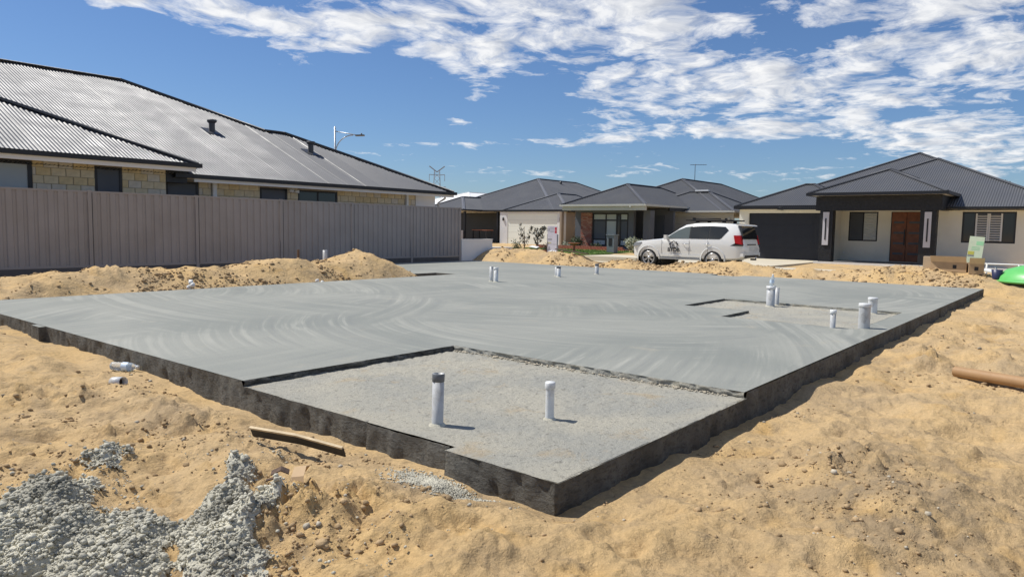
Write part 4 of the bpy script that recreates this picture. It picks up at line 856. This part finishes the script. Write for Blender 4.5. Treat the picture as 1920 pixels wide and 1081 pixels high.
# ------------------------------------------------------------------ white four wheel drive
def suv():
    t = thing('parked_car', (27.45, 12.93, -.205), 'white four wheel drive wagon parked behind the street side sand heap', 'car')
    # local: +Y forward, -X towards the slab, ground z = 0
    W2 = .93
    #      y,    zb,  zsill, zmid, zbelt, ztop, wlow, wbelt, wtop
    ST = [(2.40, .50, .55, .72, .86, .90, .62, .60, .40), (2.30, .40, .46, .75, .98, 1.02, .80, .76, .55), (2.02, .36, .44, .78, 1.06, 1.09, .90, .84, .66), (1.50, .36, .44, .80, 1.10, 1.14, .93, .88, .72),
          (1.05, .36, .44, .82, 1.13, 1.18, .93, .89, .74), (.86, .36, .44, .82, 1.15, 1.24, .93, .90, .76), (.30, .36, .44, .83, 1.17, 1.62, .93, .90, .70), (.02, .36, .44, .83, 1.17, 1.76, .93, .90, .69),
          (-.45, .36, .44, .83, 1.18, 1.83, .93, .90, .69), (-1.2, .36, .44, .83, 1.19, 1.85, .93, .90, .69), (-1.85, .38, .46, .84, 1.19, 1.82, .93, .90, .69), (-2.12, .42, .48, .84, 1.19, 1.77, .92, .88, .67), (-2.27, .45, .50, .84, 1.17, 1.45, .89, .85, .70), (-2.36, .48, .53, .84, 1.10, 1.17, .85, .80, .66), (-2.43, .50, .55, .80, .90, .93, .80, .76, .6)]
    v = []; n = None
    for y, zb, zs, zm, zl, zt, wl, wb, wt in ST:
        ring = [(0, zb), (wl * .8, zb), (wl * .97, zs), (wl, zm), (wl * .995, (zm + zl) / 2), (wb, zl), (wt + .02 + (wb - wt) * .08, zt - .07 if zt - zl > .2 else zt - .012), (wt - .05, zt - .012), (wt * .5, zt), (0, zt + .004)]
        full = ring + [(-a, b) for a, b in ring[-2:0:-1]]; n = len(full); v += [(a, y, b) for a, b in full]
    m = len(ST); f = [(i * n + k, i * n + (k + 1) % n, (i + 1) * n + (k + 1) % n, (i + 1) * n + k) for i in range(m - 1) for k in range(n)] + [tuple(range(n)), tuple((m - 1) * n + k for k in range(n - 1, -1, -1))]
    mb = MB(); mb.add(v, f, True); body = mb.build('body', 'carw', t)
    cut = MB()
    for y in (1.55, -1.24):
        cut.tube([(-1.2, y, .38), (-.62, y, .38)], .475, 32); cut.tube([(.62, y, .38), (1.2, y, .38)], .475, 32)
    co = cut.build('arch_cut', 'carb'); md = body.modifiers.new('b', 'BOOLEAN'); md.object = co; md.operation = 'DIFFERENCE'; md.solver = 'EXACT'
    bpy.context.view_layer.update(); me = bpy.data.meshes.new_from_object(body.evaluated_get(bpy.context.evaluated_depsgraph_get()))
    body.modifiers.clear(); body.data = me; bpy.data.objects.remove(co); me.materials.clear(); me.materials.append(MT['carw'])
    try: me.set_sharp_from_angle(angle=R(40))
    except Exception: pass
    for y in (1.55, -1.24):
        for s in (-1, 1):
            w = bpy.data.objects.new('wheel', None); COL.objects.link(w); w.parent = t; w.location = (s * .80, y, .385); w.rotation_euler = (0, R(90) * s, 0)
            MB().lathe([(.24, -.12), (.35, -.125), (.38, -.09), (.385, 0), (.38, .09), (.35, .125), (.27, .122), (.262, .10)], n=32).build('tyre', 'tyre', w)
            r = MB(); r.lathe([(.262, .118), (.245, .112), (.235, .05), (.0005, .045)], n=32)
            rb = r.build('rim', 'carb', w); sp = MB()
            for k in range(6):
                for o_ in (-.13, .13):
                    a = k * math.pi / 3; c_ = Vector((math.cos(a) * .05, math.sin(a) * .05, .085)); e_ = Vector((math.cos(a + o_) * .25, math.sin(a + o_) * .25, .10)); sp.bar(c_, e_, .030, .03)
            sp.lathe([(.272, .10), (.272, .124), (.245, .124), (.240, .10)], n=32); sp.lathe([(.07, .06), (.065, .10), (.0005, .105)], n=16); sp.build('spokes', 'rim', rb)
    for y in (1.55, -1.24):
        for s in (-1, 1):
            a = MB(); A_ = [math.radians(q) for q in range(-8, 189, 8)]; vv = []
            for q in A_:
                for rr, xx in ((.468, .925), (.515, .945), (.515, .90)): vv.append((s * xx, y + math.cos(q) * rr, .38 + math.sin(q) * rr))
            a.add(vv, [(3 * i + k, 3 * i + 3 + k, 3 * i + 4 + k, 3 * i + 1 + k) for i in range(len(A_) - 1) for k in range(2)], True); a.build('wheel_arch', 'carw', t)
    for y in (1.55, -1.24):
        for s in (-1, 1):
            q = MB(); q.tube([(s * .60, y, .38), (s * .915, y, .38)], .472, 28, cap=False); q.lathe([(.47, 0), (.0005, 0)], n=28); q2 = MB(); q2.tube([(s * .605, y, .38), (s * .61, y, .38)], .47, 28)
            q = MB(); q.tube([(s * .60, y, .38), (s * .915, y, .38)], .472, 28, cap=False); q.v += q2.v; q.f += [tuple(i + len(q.v) - len(q2.v) for i in f_) for f_ in q2.f]; q.sm += q2.sm; q.build('wheel_well', 'carb', t, fix=False)
    # side glass: the flank between belt (x=.90, z=1.18) and roof edge
    def flank(z, o=.012): return (.90 + (.733 - .90) * (z - 1.18) / (1.76 - 1.18)) + o
    def pane(poly, name, m, par=t, o=.012):
        for s in (-1, 1):
            q = MB(); q.add([(s * flank(z, o), y, z) for y, z in poly] + [(s * flank(z, o - .03), y, z) for y, z in poly], [tuple(range(len(poly)))] + [(i, (i + 1) % len(poly), len(poly) + (i + 1) % len(poly), len(poly) + i) for i in range(len(poly))]); q.build(name, m, par)
    pane([(.78, 1.20), (.60, 1.33), (.30, 1.52), (-.02, 1.65), (-.22, 1.685), (-.22, 1.20)], 'front_side_window', 'cglassl')
    pane([(-.27, 1.20), (-.27, 1.69), (-1.02, 1.705), (-1.02, 1.20)], 'rear_side_window', 'cglass'); pane([(-1.07, 1.20), (-1.07, 1.705), (-1.66, 1.68), (-1.80, 1.56), (-1.56, 1.24), (-1.48, 1.20)], 'quarter_window', 'cglass')
    pane([(-.22, 1.20), (-.22, 1.69), (-.27, 1.69), (-.27, 1.20)], 'door_pillar', 'carb', o=.008); pane([(-1.02, 1.20), (-1.02, 1.705), (-1.07, 1.705), (-1.07, 1.20)], 'door_pillar', 'carb', o=.008)
    MB().add([(-.72, .90, 1.255), (.72, .90, 1.255), (.63, .12, 1.735), (-.63, .12, 1.735)], [(0, 1, 2, 3)]).build('windscreen', 'cglassl', t)
    MB().add([(-.76, -2.375, 1.22), (.76, -2.375, 1.22), (.64, -2.24, 1.72), (-.64, -2.24, 1.72), (-.76, -2.25, 1.22), (.76, -2.25, 1.22), (.64, -2.1, 1.72), (-.64, -2.1, 1.72)], [(0, 1, 2, 3), (0, 3, 7, 4), (1, 5, 6, 2)]).build('rear_window', 'cglass', t)
    MB().prism([(-2.02, 1.80), (-2.34, 1.76), (-2.36, 1.72), (-2.05, 1.74)], 0, -.66, .66).build('rear_spoiler', 'carw', t)
    for s in (-1, 1):
        MB().prism([(-2.06, 1.36), (-2.30, 1.36), (-2.39, 1.02), (-2.13, 1.02)], 0, min(s * .68, s * .925), max(s * .68, s * .905)).build('tail_lamp', 'tail', t)
        MB().prism([(-1.93, .96), (-2.13, 1.06), (-2.40, 1.015), (-2.40, .96)], 0, min(s * .70, s * .925), max(s * .70, s * .925)).build('lamp_surround', 'carb', t)
        MB().prism([(2.03, .86), (2.30, .84), (2.20, .99), (1.90, 1.02)], 0, min(s * .60, s * .915), max(s * .60, s * .915)).build('headlight', 'lamp', t)
        h = MB(); h.tube([(s * .945, .02, .98), (s * .975, -.02, .985), (s * .975, -.18, .985), (s * .945, -.22, .98)], .014, 6); h.build('door_handle', 'chrome', t)
        h = MB(); h.tube([(s * .945, -.92, .99), (s * .972, -.96, .995), (s * .972, -1.10, .995), (s * .945, -1.14, .99)], .014, 6); h.build('door_handle', 'chrome', t)
        q = MB(); q.bar((s * .90, .72, 1.18), (s * 1.02, .70, 1.22), .08, .04); q.build('mirror_arm', 'carb', t); q = MB(); q.box(min(s * .98, s * 1.16), max(s * .98, s * 1.16), .64, .76, 1.15, 1.33); q.build('side_mirror', 'carw', t)
        MB().box(min(s * .86, s * 1.00), max(s * .86, s * 1.00), -.72, 1.02, .36, .41).build('side_step', 'galv', t)
        MB().box(min(s * .925, s * .948), max(s * .925, s * .948), -.72, 1.0, .50, .56).build('door_moulding', 'carw', t)
        for yy in (.96, -.245, -1.03):
            MB().box(min(s * .9265, s * .9315), max(s * .9265, s * .9315), yy - .004, yy + .004, .50, 1.14).build('door_gap', 'carb', t)
    MB().box(-.70, .70, -2.45, -2.36, .50, .60).build('bumper_trim', 'carb', t); MB().box(-.86, .86, -2.44, -2.30, .56, .70).build('rear_bumper', 'carw', t)
    MB().box(-.22, .22, -2.445, -2.42, .80, .91).build('number_plate', 'plate', t); MB().box(-.45, .45, -2.42, -2.385, .98, 1.03).build('tailgate_garnish', 'chrome', t)
    MB().tube([(0, -2.40, .44), (0, -2.62, .44)], .035, 8).build('tow_bar', 'carb', t); MB().tube([(0, -2.60, .46), (0, -2.60, .54)], [.02, .028], 8).build('tow_ball', 'chrome', t)
    MB().prism([(2.30, .62), (2.42, .66), (2.42, .92), (2.28, .97)], 0, -.5, .5).build('grille', 'carb', t)
    rk = MB(); rk.box(-.62, .62, -1.80, .02, 1.925, 1.945)
    for x in (-.62, .62): rk.box(x - .03, x + .03, -1.84, .06, 1.90, 1.955)
    for y in (-1.82, -1.2, -.6, .04): rk.box(-.62, .62, y - .04, y + .04, 1.90, 1.95)
    for x in (-.55, .55):
        for y in (-1.5, -.4): rk.box(x - .04, x + .04, y - .06, y + .06, 1.80, 1.90)
    rk.build('roof_rack', 'carb', t); q = MB(); q.tube([(-.4, -.16, 2.0), (-.4, -1.3, 2.0)], .02, 8); q.box(-.44, -.36, -.22, -.12, 1.955, 2.04); q.box(-.44, -.36, -1.55, -1.48, 1.955, 2.02); q.build('rack_tool', 'carb', t)
    # door sign on the side facing the slab
    mw = Matrix.Translation((-.942, .42, .665)) @ Matrix(((0, 0, -1, 0), (-1, 0, 0, 0), (0, 1, 0, 0), (0, 0, 0, 1)))
    text('sign_lettering', 'BYDB', .215, 'ink', t, mw)
    ho = MB(); X = -.943
    def seg(a, b, w=.026): ho.bar((X, a[0], a[1]), (X, b[0], b[1]), .006, w, (0, -(b[1] - a[1]), b[0] - a[0]))
    c = .42; seg((c + .21, .95), (c, 1.09)); seg((c, 1.09), (c - .21, .95)); seg((c + .15, .985), (c + .15, .83)); seg((c - .15, .985), (c - .15, .83)); seg((c + .16, .83), (c - .16, .83)); seg((c - .13, 1.07), (c - .13, 1.0))
    seg((c + .05, .95), (c - .02, .95), .014); seg((c + .05, .95), (c + .05, .89), .014); seg((c + .05, .89), (c - .03, .89), .014); seg((c - .02, .95), (c - .03, .89), .014)
    ho.build('sign_emblem', 'ink', t)
    MB().box(-.9365, -.9345, c - .11, c + .11, .60, .625).build('sign_strapline', 'grey', t)
suv()

# ------------------------------------------------------------------ gardens over the street
def leaves(mb, c, r, n, s, up=.5, rz=None):
    for _ in range(n):
        d = Vector((random.gauss(0, 1), random.gauss(0, 1), random.gauss(0, 1))).normalized() * (random.random() ** .4); p = Vector(c) + Vector((d.x * r, d.y * r, d.z * (rz or r)))
        a = Vector((random.gauss(0, 1), random.gauss(0, 1), random.gauss(0, 1) + up)).normalized(); b = a.cross(Vector((random.gauss(0, 1), random.gauss(0, 1), random.gauss(0, 1)))).normalized(); l = s * random.uniform(.7, 1.4)
        mb.add([p, p + a * l * .5 + b * l * .22, p + a * l, p + a * l * .5 - b * l * .22], [(0, 1, 2, 3)])
def shrub(name, x, y, z, h, r, label, m, n=260, s=.09, stems=4, group='garden shrubs across the street', cat='shrub'):
    t = thing(name, (x, y, z), label, cat, group); st = MB()
    for k in range(stems): a = random.uniform(0, 6.28); st.tube([(0, 0, -.05), (math.cos(a) * r * .3, math.sin(a) * r * .3, h * .5), (math.cos(a) * r * .6, math.sin(a) * r * .6, h * .9)], [.014, .010, .004], 5)
    st.build('stems', 'bark', t); mb = MB()
    for k in range(7): a = random.uniform(0, 6.28); q = random.uniform(0, .6) * r; leaves(mb, (math.cos(a) * q, math.sin(a) * q, h * random.uniform(.35, .75)), r * .6, n // 7, s, rz=h * .3)
    mb.build('foliage', m, t, fix=False)
zl = .086
G = lambda u, X: None
def young_tree(x, y, z, h, label, spread, n):
    t = thing('young_tree', (x, y, z), label, 'tree', 'young trees by the site sign'); st = MB(); st.tube([(0, 0, -.1), (.02, 0, h * .5), (0, .03, h)], [.03, .022, .008], 7); mb = MB()
    for k in range(8):
        a = random.uniform(0, 6.28); z0 = h * random.uniform(.35, .85); e = Vector((math.cos(a) * spread, math.sin(a) * spread, z0 + h * .28)); st.tube([(0, 0, z0), e * .55 + Vector((0, 0, z0 * .42)), e], [.014, .009, .004], 5)
        leaves(mb, e, .11, n, .10, 1.2); leaves(mb, (e.x * .6, e.y * .6, (z0 + e.z) / 2), .09, n // 2, .10, 1.2)
    st.build('trunk', 'bark', t); mb.build('crown', 'leafd', t, fix=False)
young_tree(25.6, 20.32, -.1, 1.45, 'bare forked young tree left of the pair by the site sign', .22, 10); young_tree(26.0, 19.88, -.1, 1.25, 'leafier dark young tree next to the site sign', .36, 30)
shrub('shrub', 29.5, 23.9, -.05, .75, .30, 'small green shrub in front of the white garage door', 'leaf', 240); shrub('shrub', 29.5, 21.9, .0, .6, .34, 'low twiggy shrub between the young trees and the site sign', 'leafd', 160)
shrub('shrub', 36.4, 24.6, zl, .75, .55, 'dark green bush below the brick panel', 'leaf', 700, .10); shrub('shrub', 36.3, 25.6, zl, .45, .35, 'low grey green bush left of the dark bush', 'leafs', 300, .08)
shrub('shrub', 36.3, 23.3, zl, .45, .45, 'low olive bush under the big window', 'leaf', 300, .08); shrub('shrub', 36.3, 22.1, zl, .42, .36, 'small pale bush beside the letterbox', 'leafs', 260, .07)
shrub('silver_bush', 33.6, 19.2, .03, .85, .55, 'rounded silvery bush behind the front of the car', 'leafs', 1500, .13)
# garden bed edging
def edging(x, y0, y1, z, label):
    t = thing('brick_edging', (x, y0, z), label, 'edging', 'red brick garden edging'); n = int((y1 - y0) / .24); me = MB().box(0, .11, .005, .225, -.1, .12).mesh('brick'); me2 = MB().box(.004, .112, .005, .225, .126, .22).mesh('brick')
    for k in range(n): link('brick', me, 'kerbbrick', t, (0, k * .24, 0)); link('brick', me2, 'kerbbrick', t, (random.uniform(-.01, .01), k * .24 + .11, 0))
edging(35.6, 21.0, 27.4, zl, 'long low red brick garden edging below the big window'); edging(29.9, 21.8, 24.8, -.02, 'short red brick garden edging before the white garage door')
tag(MB().box(35.75, 37.1, 20.9, 27.5, -.2, .16).build('garden_bed', 'soil'), kind='structure'); tag(MB().box(30.05, 31.5, 21.85, 24.8, -.2, .06).build('garden_bed', 'soil'), kind='structure')
gb = MB()
for _ in range(9000):
    x, y = random.uniform(30.25, 35.5), random.uniform(19.75, 27.5); a = random.uniform(0, 6.28); h = random.uniform(.03, .08); dx, dy = math.cos(a) * .012, math.sin(a) * .012
    gb.add([(x - dx, y - dy, zl), (x + dx, y + dy, zl), (x + random.gauss(0, .02), y + random.gauss(0, .02), zl + h)], [(0, 1, 2)])
tag(gb.build('lawn_blades', 'grass', fix=False), 'short green lawn in front of the dark grey house', 'grass', kind='stuff')
t = thing('letterbox', (32.6, 19.95, 0), 'grey rendered letterbox pillar at the lawn corner', 'letterbox'); MB().box(-.2, .2, -.22, .22, -.2, 1.0).build('pillar_block', 'cast', t); MB().box(-.24, .24, -.26, .26, 1.0, 1.05).build('cap', 'cast', t); MB().box(-.215, -.198, -.10, .10, .45, .85).build('mail_slot', 'black', t)
t = thing('bird_bath', (32.2, 22.1, zl), 'terracotta bird bath on the lawn', 'bird bath'); MB().lathe([(.14, 0), (.07, .06), (.06, .3), (.10, .36)], n=16).build('pedestal', 'bath', t); MB().lathe([(.05, .35), (.30, .42), (.34, .47), (.30, .47), (.05, .41)], n=20).build('bowl', 'bath', t)
t = thing('air_conditioner', (39.7, 37.7, .45), 'pale air conditioner unit on the alfresco behind the garden wall', 'air conditioner'); MB().box(0, .32, .05, .95, -.5, .62).build('casing', 'sconce', t); MB().lathe([(.22, 0), (.22, .02), (.0005, .021)], n=20).build('fan_grille', 'tape', t).matrix_local = Matrix.Translation((-.004, .38, .16)) @ Matrix.Rotation(R(-90), 4, 'Y')
t = thing('patio_table', (41.3, 36.9, .1), 'dark bar table in the shaded alfresco', 'table'); MB().box(-.4, .4, -.75, .75, .98, 1.03).build('table_top', 'bath', t)
for a in (-.34, .34):
    for b in (-.66, .66): MB().box(a - .04, a + .04, b - .04, b + .04, -.3, .98).build('leg', 'black', t)

# ------------------------------------------------------------------ boards and rubbish on the street side
t = thing('site_sign', (25.9, 18.98, -.1), 'tall pale builder sign board with red and blue print', 'sign'); t.rotation_euler = (0, 0, R(-8))
MB().box(0, .02, -.29, .29, .1, 1.52).build('sign_board', 'board', t); MB().box(.021, .06, .27, .33, -.3, 1.15).build('post', 'black', t); MB().box(.021, .06, -.33, -.27, -.3, 1.15).build('post', 'galv', t)
def pr(y0, y1, z0, z1, m, p=t, x=-.003): MB().box(x, x + .003, y0, y1, z0, z1).build('printed_block', m, p)
pr(-.28, -.16, 1.20, 1.32, 'red'); pr(-.28, -.16, 1.34, 1.46, 'red')
for k in range(4): pr(-.12, .14, 1.25 + .065 * k, 1.265 + .065 * k, 'grey')
pr(.17, .23, 1.28, 1.42, 'grey'); pr(-.27, .27, .70, .715, 'grey'); pr(.05, .26, .76, .785, 'yellow'); pr(0, .26, .90, .95, 'grey'); pr(.02, .25, .28, .40, 'red'); pr(.02, .25, .18, .24, 'blue')
for yy, zz_ in ((-.06, .30), (-.19, .30), (-.12, .19)):
    q = MB(); q.lathe([(.03, 0), (.055, 0), (.055, .003), (.03, .003), (.03, 0)], n=16); o = q.build('printed_ring', 'blue', t); o.matrix_local = Matrix.Translation((-.001, yy, zz_)) @ Matrix.Rotation(R(-90), 4, 'Y')
mw = Matrix.Translation((-.0035, .135, .315)) @ Matrix(((0, 0, -1, 0), (-1, 0, 0, 0), (0, 1, 0, 0), (0, 0, 0, 1)))
zs = -.12
t = thing('site_board', (23.8, 2.80, Hs(23.8, 2.80) + .0), 'leaning pale green notice board behind the cardboard boxes', 'sign'); t.rotation_euler = (R(4), R(5), 0)
MB().box(0, .02, -.18, .18, -.1, 1.22).build('sign_board', 'boardg', t); pr(-.17, .0, .98, 1.09, 'mint', t); pr(0.02, .17, .66, .80, 'yellow', t); pr(.02, .17, .66, .70, 'grey', t, -.005); pr(-.04, .17, .38, .41, 'grey', t)
for k in range(3): pr(-.1, .1, .84 + .04 * k, .855 + .04 * k, 'mint', t)
def carton(x, y, z, dx, dy, dz, rz, label, marks, m='card', flap=True):
    t = thing('cardboard_box', (x, y, z), label, 'cardboard box', 'cardboard boxes', rz)
    MB().box(-dx / 2, dx / 2, -dy / 2, dy / 2, 0, dz).build('carton', m, t)
    if flap: q = MB(); q.add([(-dx / 2, -dy / 2, dz), (-dx / 2, dy / 2, dz), (-dx / 2 - .10, dy / 2, dz + .16), (-dx / 2 - .10, -dy / 2, dz + .16)], [(0, 1, 2, 3)]); q.add([(-dx / 2 - .004, -dy / 2, dz), (-dx / 2 - .004, dy / 2, dz), (-dx / 2 - .104, dy / 2, dz + .16), (-dx / 2 - .104, -dy / 2, dz + .16)], [(3, 2, 1, 0)]); q.build('flap', 'cardp', t, fix=False)
    for y_ in marks: MB().box(-dx / 2 - .003, -dx / 2, y_ - .045, y_ + .045, dz * .35, dz * .35 + .10).build('printed_mark', 'ink', t)
ZB = Hs(26.6, 3.3); 
carton(22.6, 3.15, Hs(22.6, 3.15) - .03, .35, .85, .26, R(-6), 'long brown cardboard box lying flat on the sand', (-.15,)); carton(22.5, 2.55, Hs(22.5, 2.55) - .03, .4, .34, .27, R(12), 'small brown cardboard box at the right end of the long one', (.0,))
carton(23.0, 3.35, Hs(23.0, 3.35) - .03, .3, 1.0, .38, R(4), 'tall pale cardboard box behind the long one', (), 'cardp', False)
t = thing('green_tarp_roll', (22.6, 1.15, Hs(22.6, 1.15)), 'bright green rounded plastic tub at the right edge', 'tub'); MB().lathe([(.95, -.05), (.90, .12), (.72, .28), (.42, .38), (.0005, .42)], n=28).build('tub_shell', 'green', t); MB().lathe([(.955, -.05), (.985, -.02), (.985, .0), (.93, .01)], n=28).build('rim', 'green', t)
t.name = 'green_tub'
t = thing('plaster_sheet', (23.2, 1.95, Hs(23.2, 1.95)), 'white sheet lying behind the cardboard boxes', 'sheet'); MB().bar((0, -.35, .02), (.25, .55, .16), .7, .03).build('sheet', 'white', t)
t = thing('plastic_bucket', (22.3, 2.05, Hs(22.3, 2.05)), 'small navy plastic bucket on the sand', 'bucket'); MB().lathe([(.10, 0), (.13, .24), (.12, .24), (.095, .02)], n=18).build('bucket_wall', 'navy', t); MB().tube([(-.12, 0, .22), (-.05, .05, .30), (.05, .05, .30), (.12, 0, .22)], .006, 6).build('handle', 'galv', t)
t = thing('barrier_frame', (24.4, 1.75, -.1), 'white tubular barrier frame behind the green tub', 'barrier')
for y in (-.75, .0, .75): MB().tube([(0, y, 0), (0, y, .62)], .025, 8).build('upright', 'white', t)
MB().tube([(0, -.8, .60), (0, .8, .60)], .022, 8).build('rail', 'white', t); MB().tube([(0, -.8, .25), (0, .8, .25)], .018, 8).build('rail', 'white', t)
t = thing('timber_plank', (23.1, 15.9, Hs(23.1, 15.9) + .05), 'long brown timber plank lying across the street side heap', 'plank'); MB().bar((0, -.7, 0), (.1, .9, .14), .14, .03).build('plank_board', 'bark', t)
for x, y, l in ((23.3, 17.0, 'white paper sheet caught on the heap left of the plank'), (23.2, 17.9, 'white paper sheet lying at the foot of the site sign')):
    t = thing('paper_sheet', (x, y, Hs(x, y) + .03), l, 'paper', 'paper sheets on the heap'); q = MB(); q.add([(-.12, -.2, 0), (.12, -.18, .05), (.15, .2, .09), (-.1, .22, .05)], [(0, 1, 2, 3)]); q.add([(-.12, -.2, -.006), (.12, -.18, .044), (.15, .2, .084), (-.1, .22, .044)], [(3, 2, 1, 0)]); q.build('sheet', 'white', t, fix=False)
# far tree behind the right house
t = thing('far_tree', (75, 7.1, -.2), 'dark tree top showing behind the graphite roof at the right edge', 'tree'); st = MB(); st.tube([(0, 0, 0), (.1, 0, 3), (0, 0, 5.9)], [.22, .14, .04], 8); mb = MB()
for k in range(14): a = random.uniform(0, 6.28); q = random.uniform(.1, 1.0); zc = random.uniform(3.6, 6.1); st.tube([(0, 0, zc - .9), (math.cos(a) * q, math.sin(a) * q, zc)], [.05, .015], 5); leaves(mb, (math.cos(a) * q, math.sin(a) * q, zc), .45, 90, .25)
st.build('trunk', 'bark', t); mb.build('crown', 'leafd', t, fix=False)
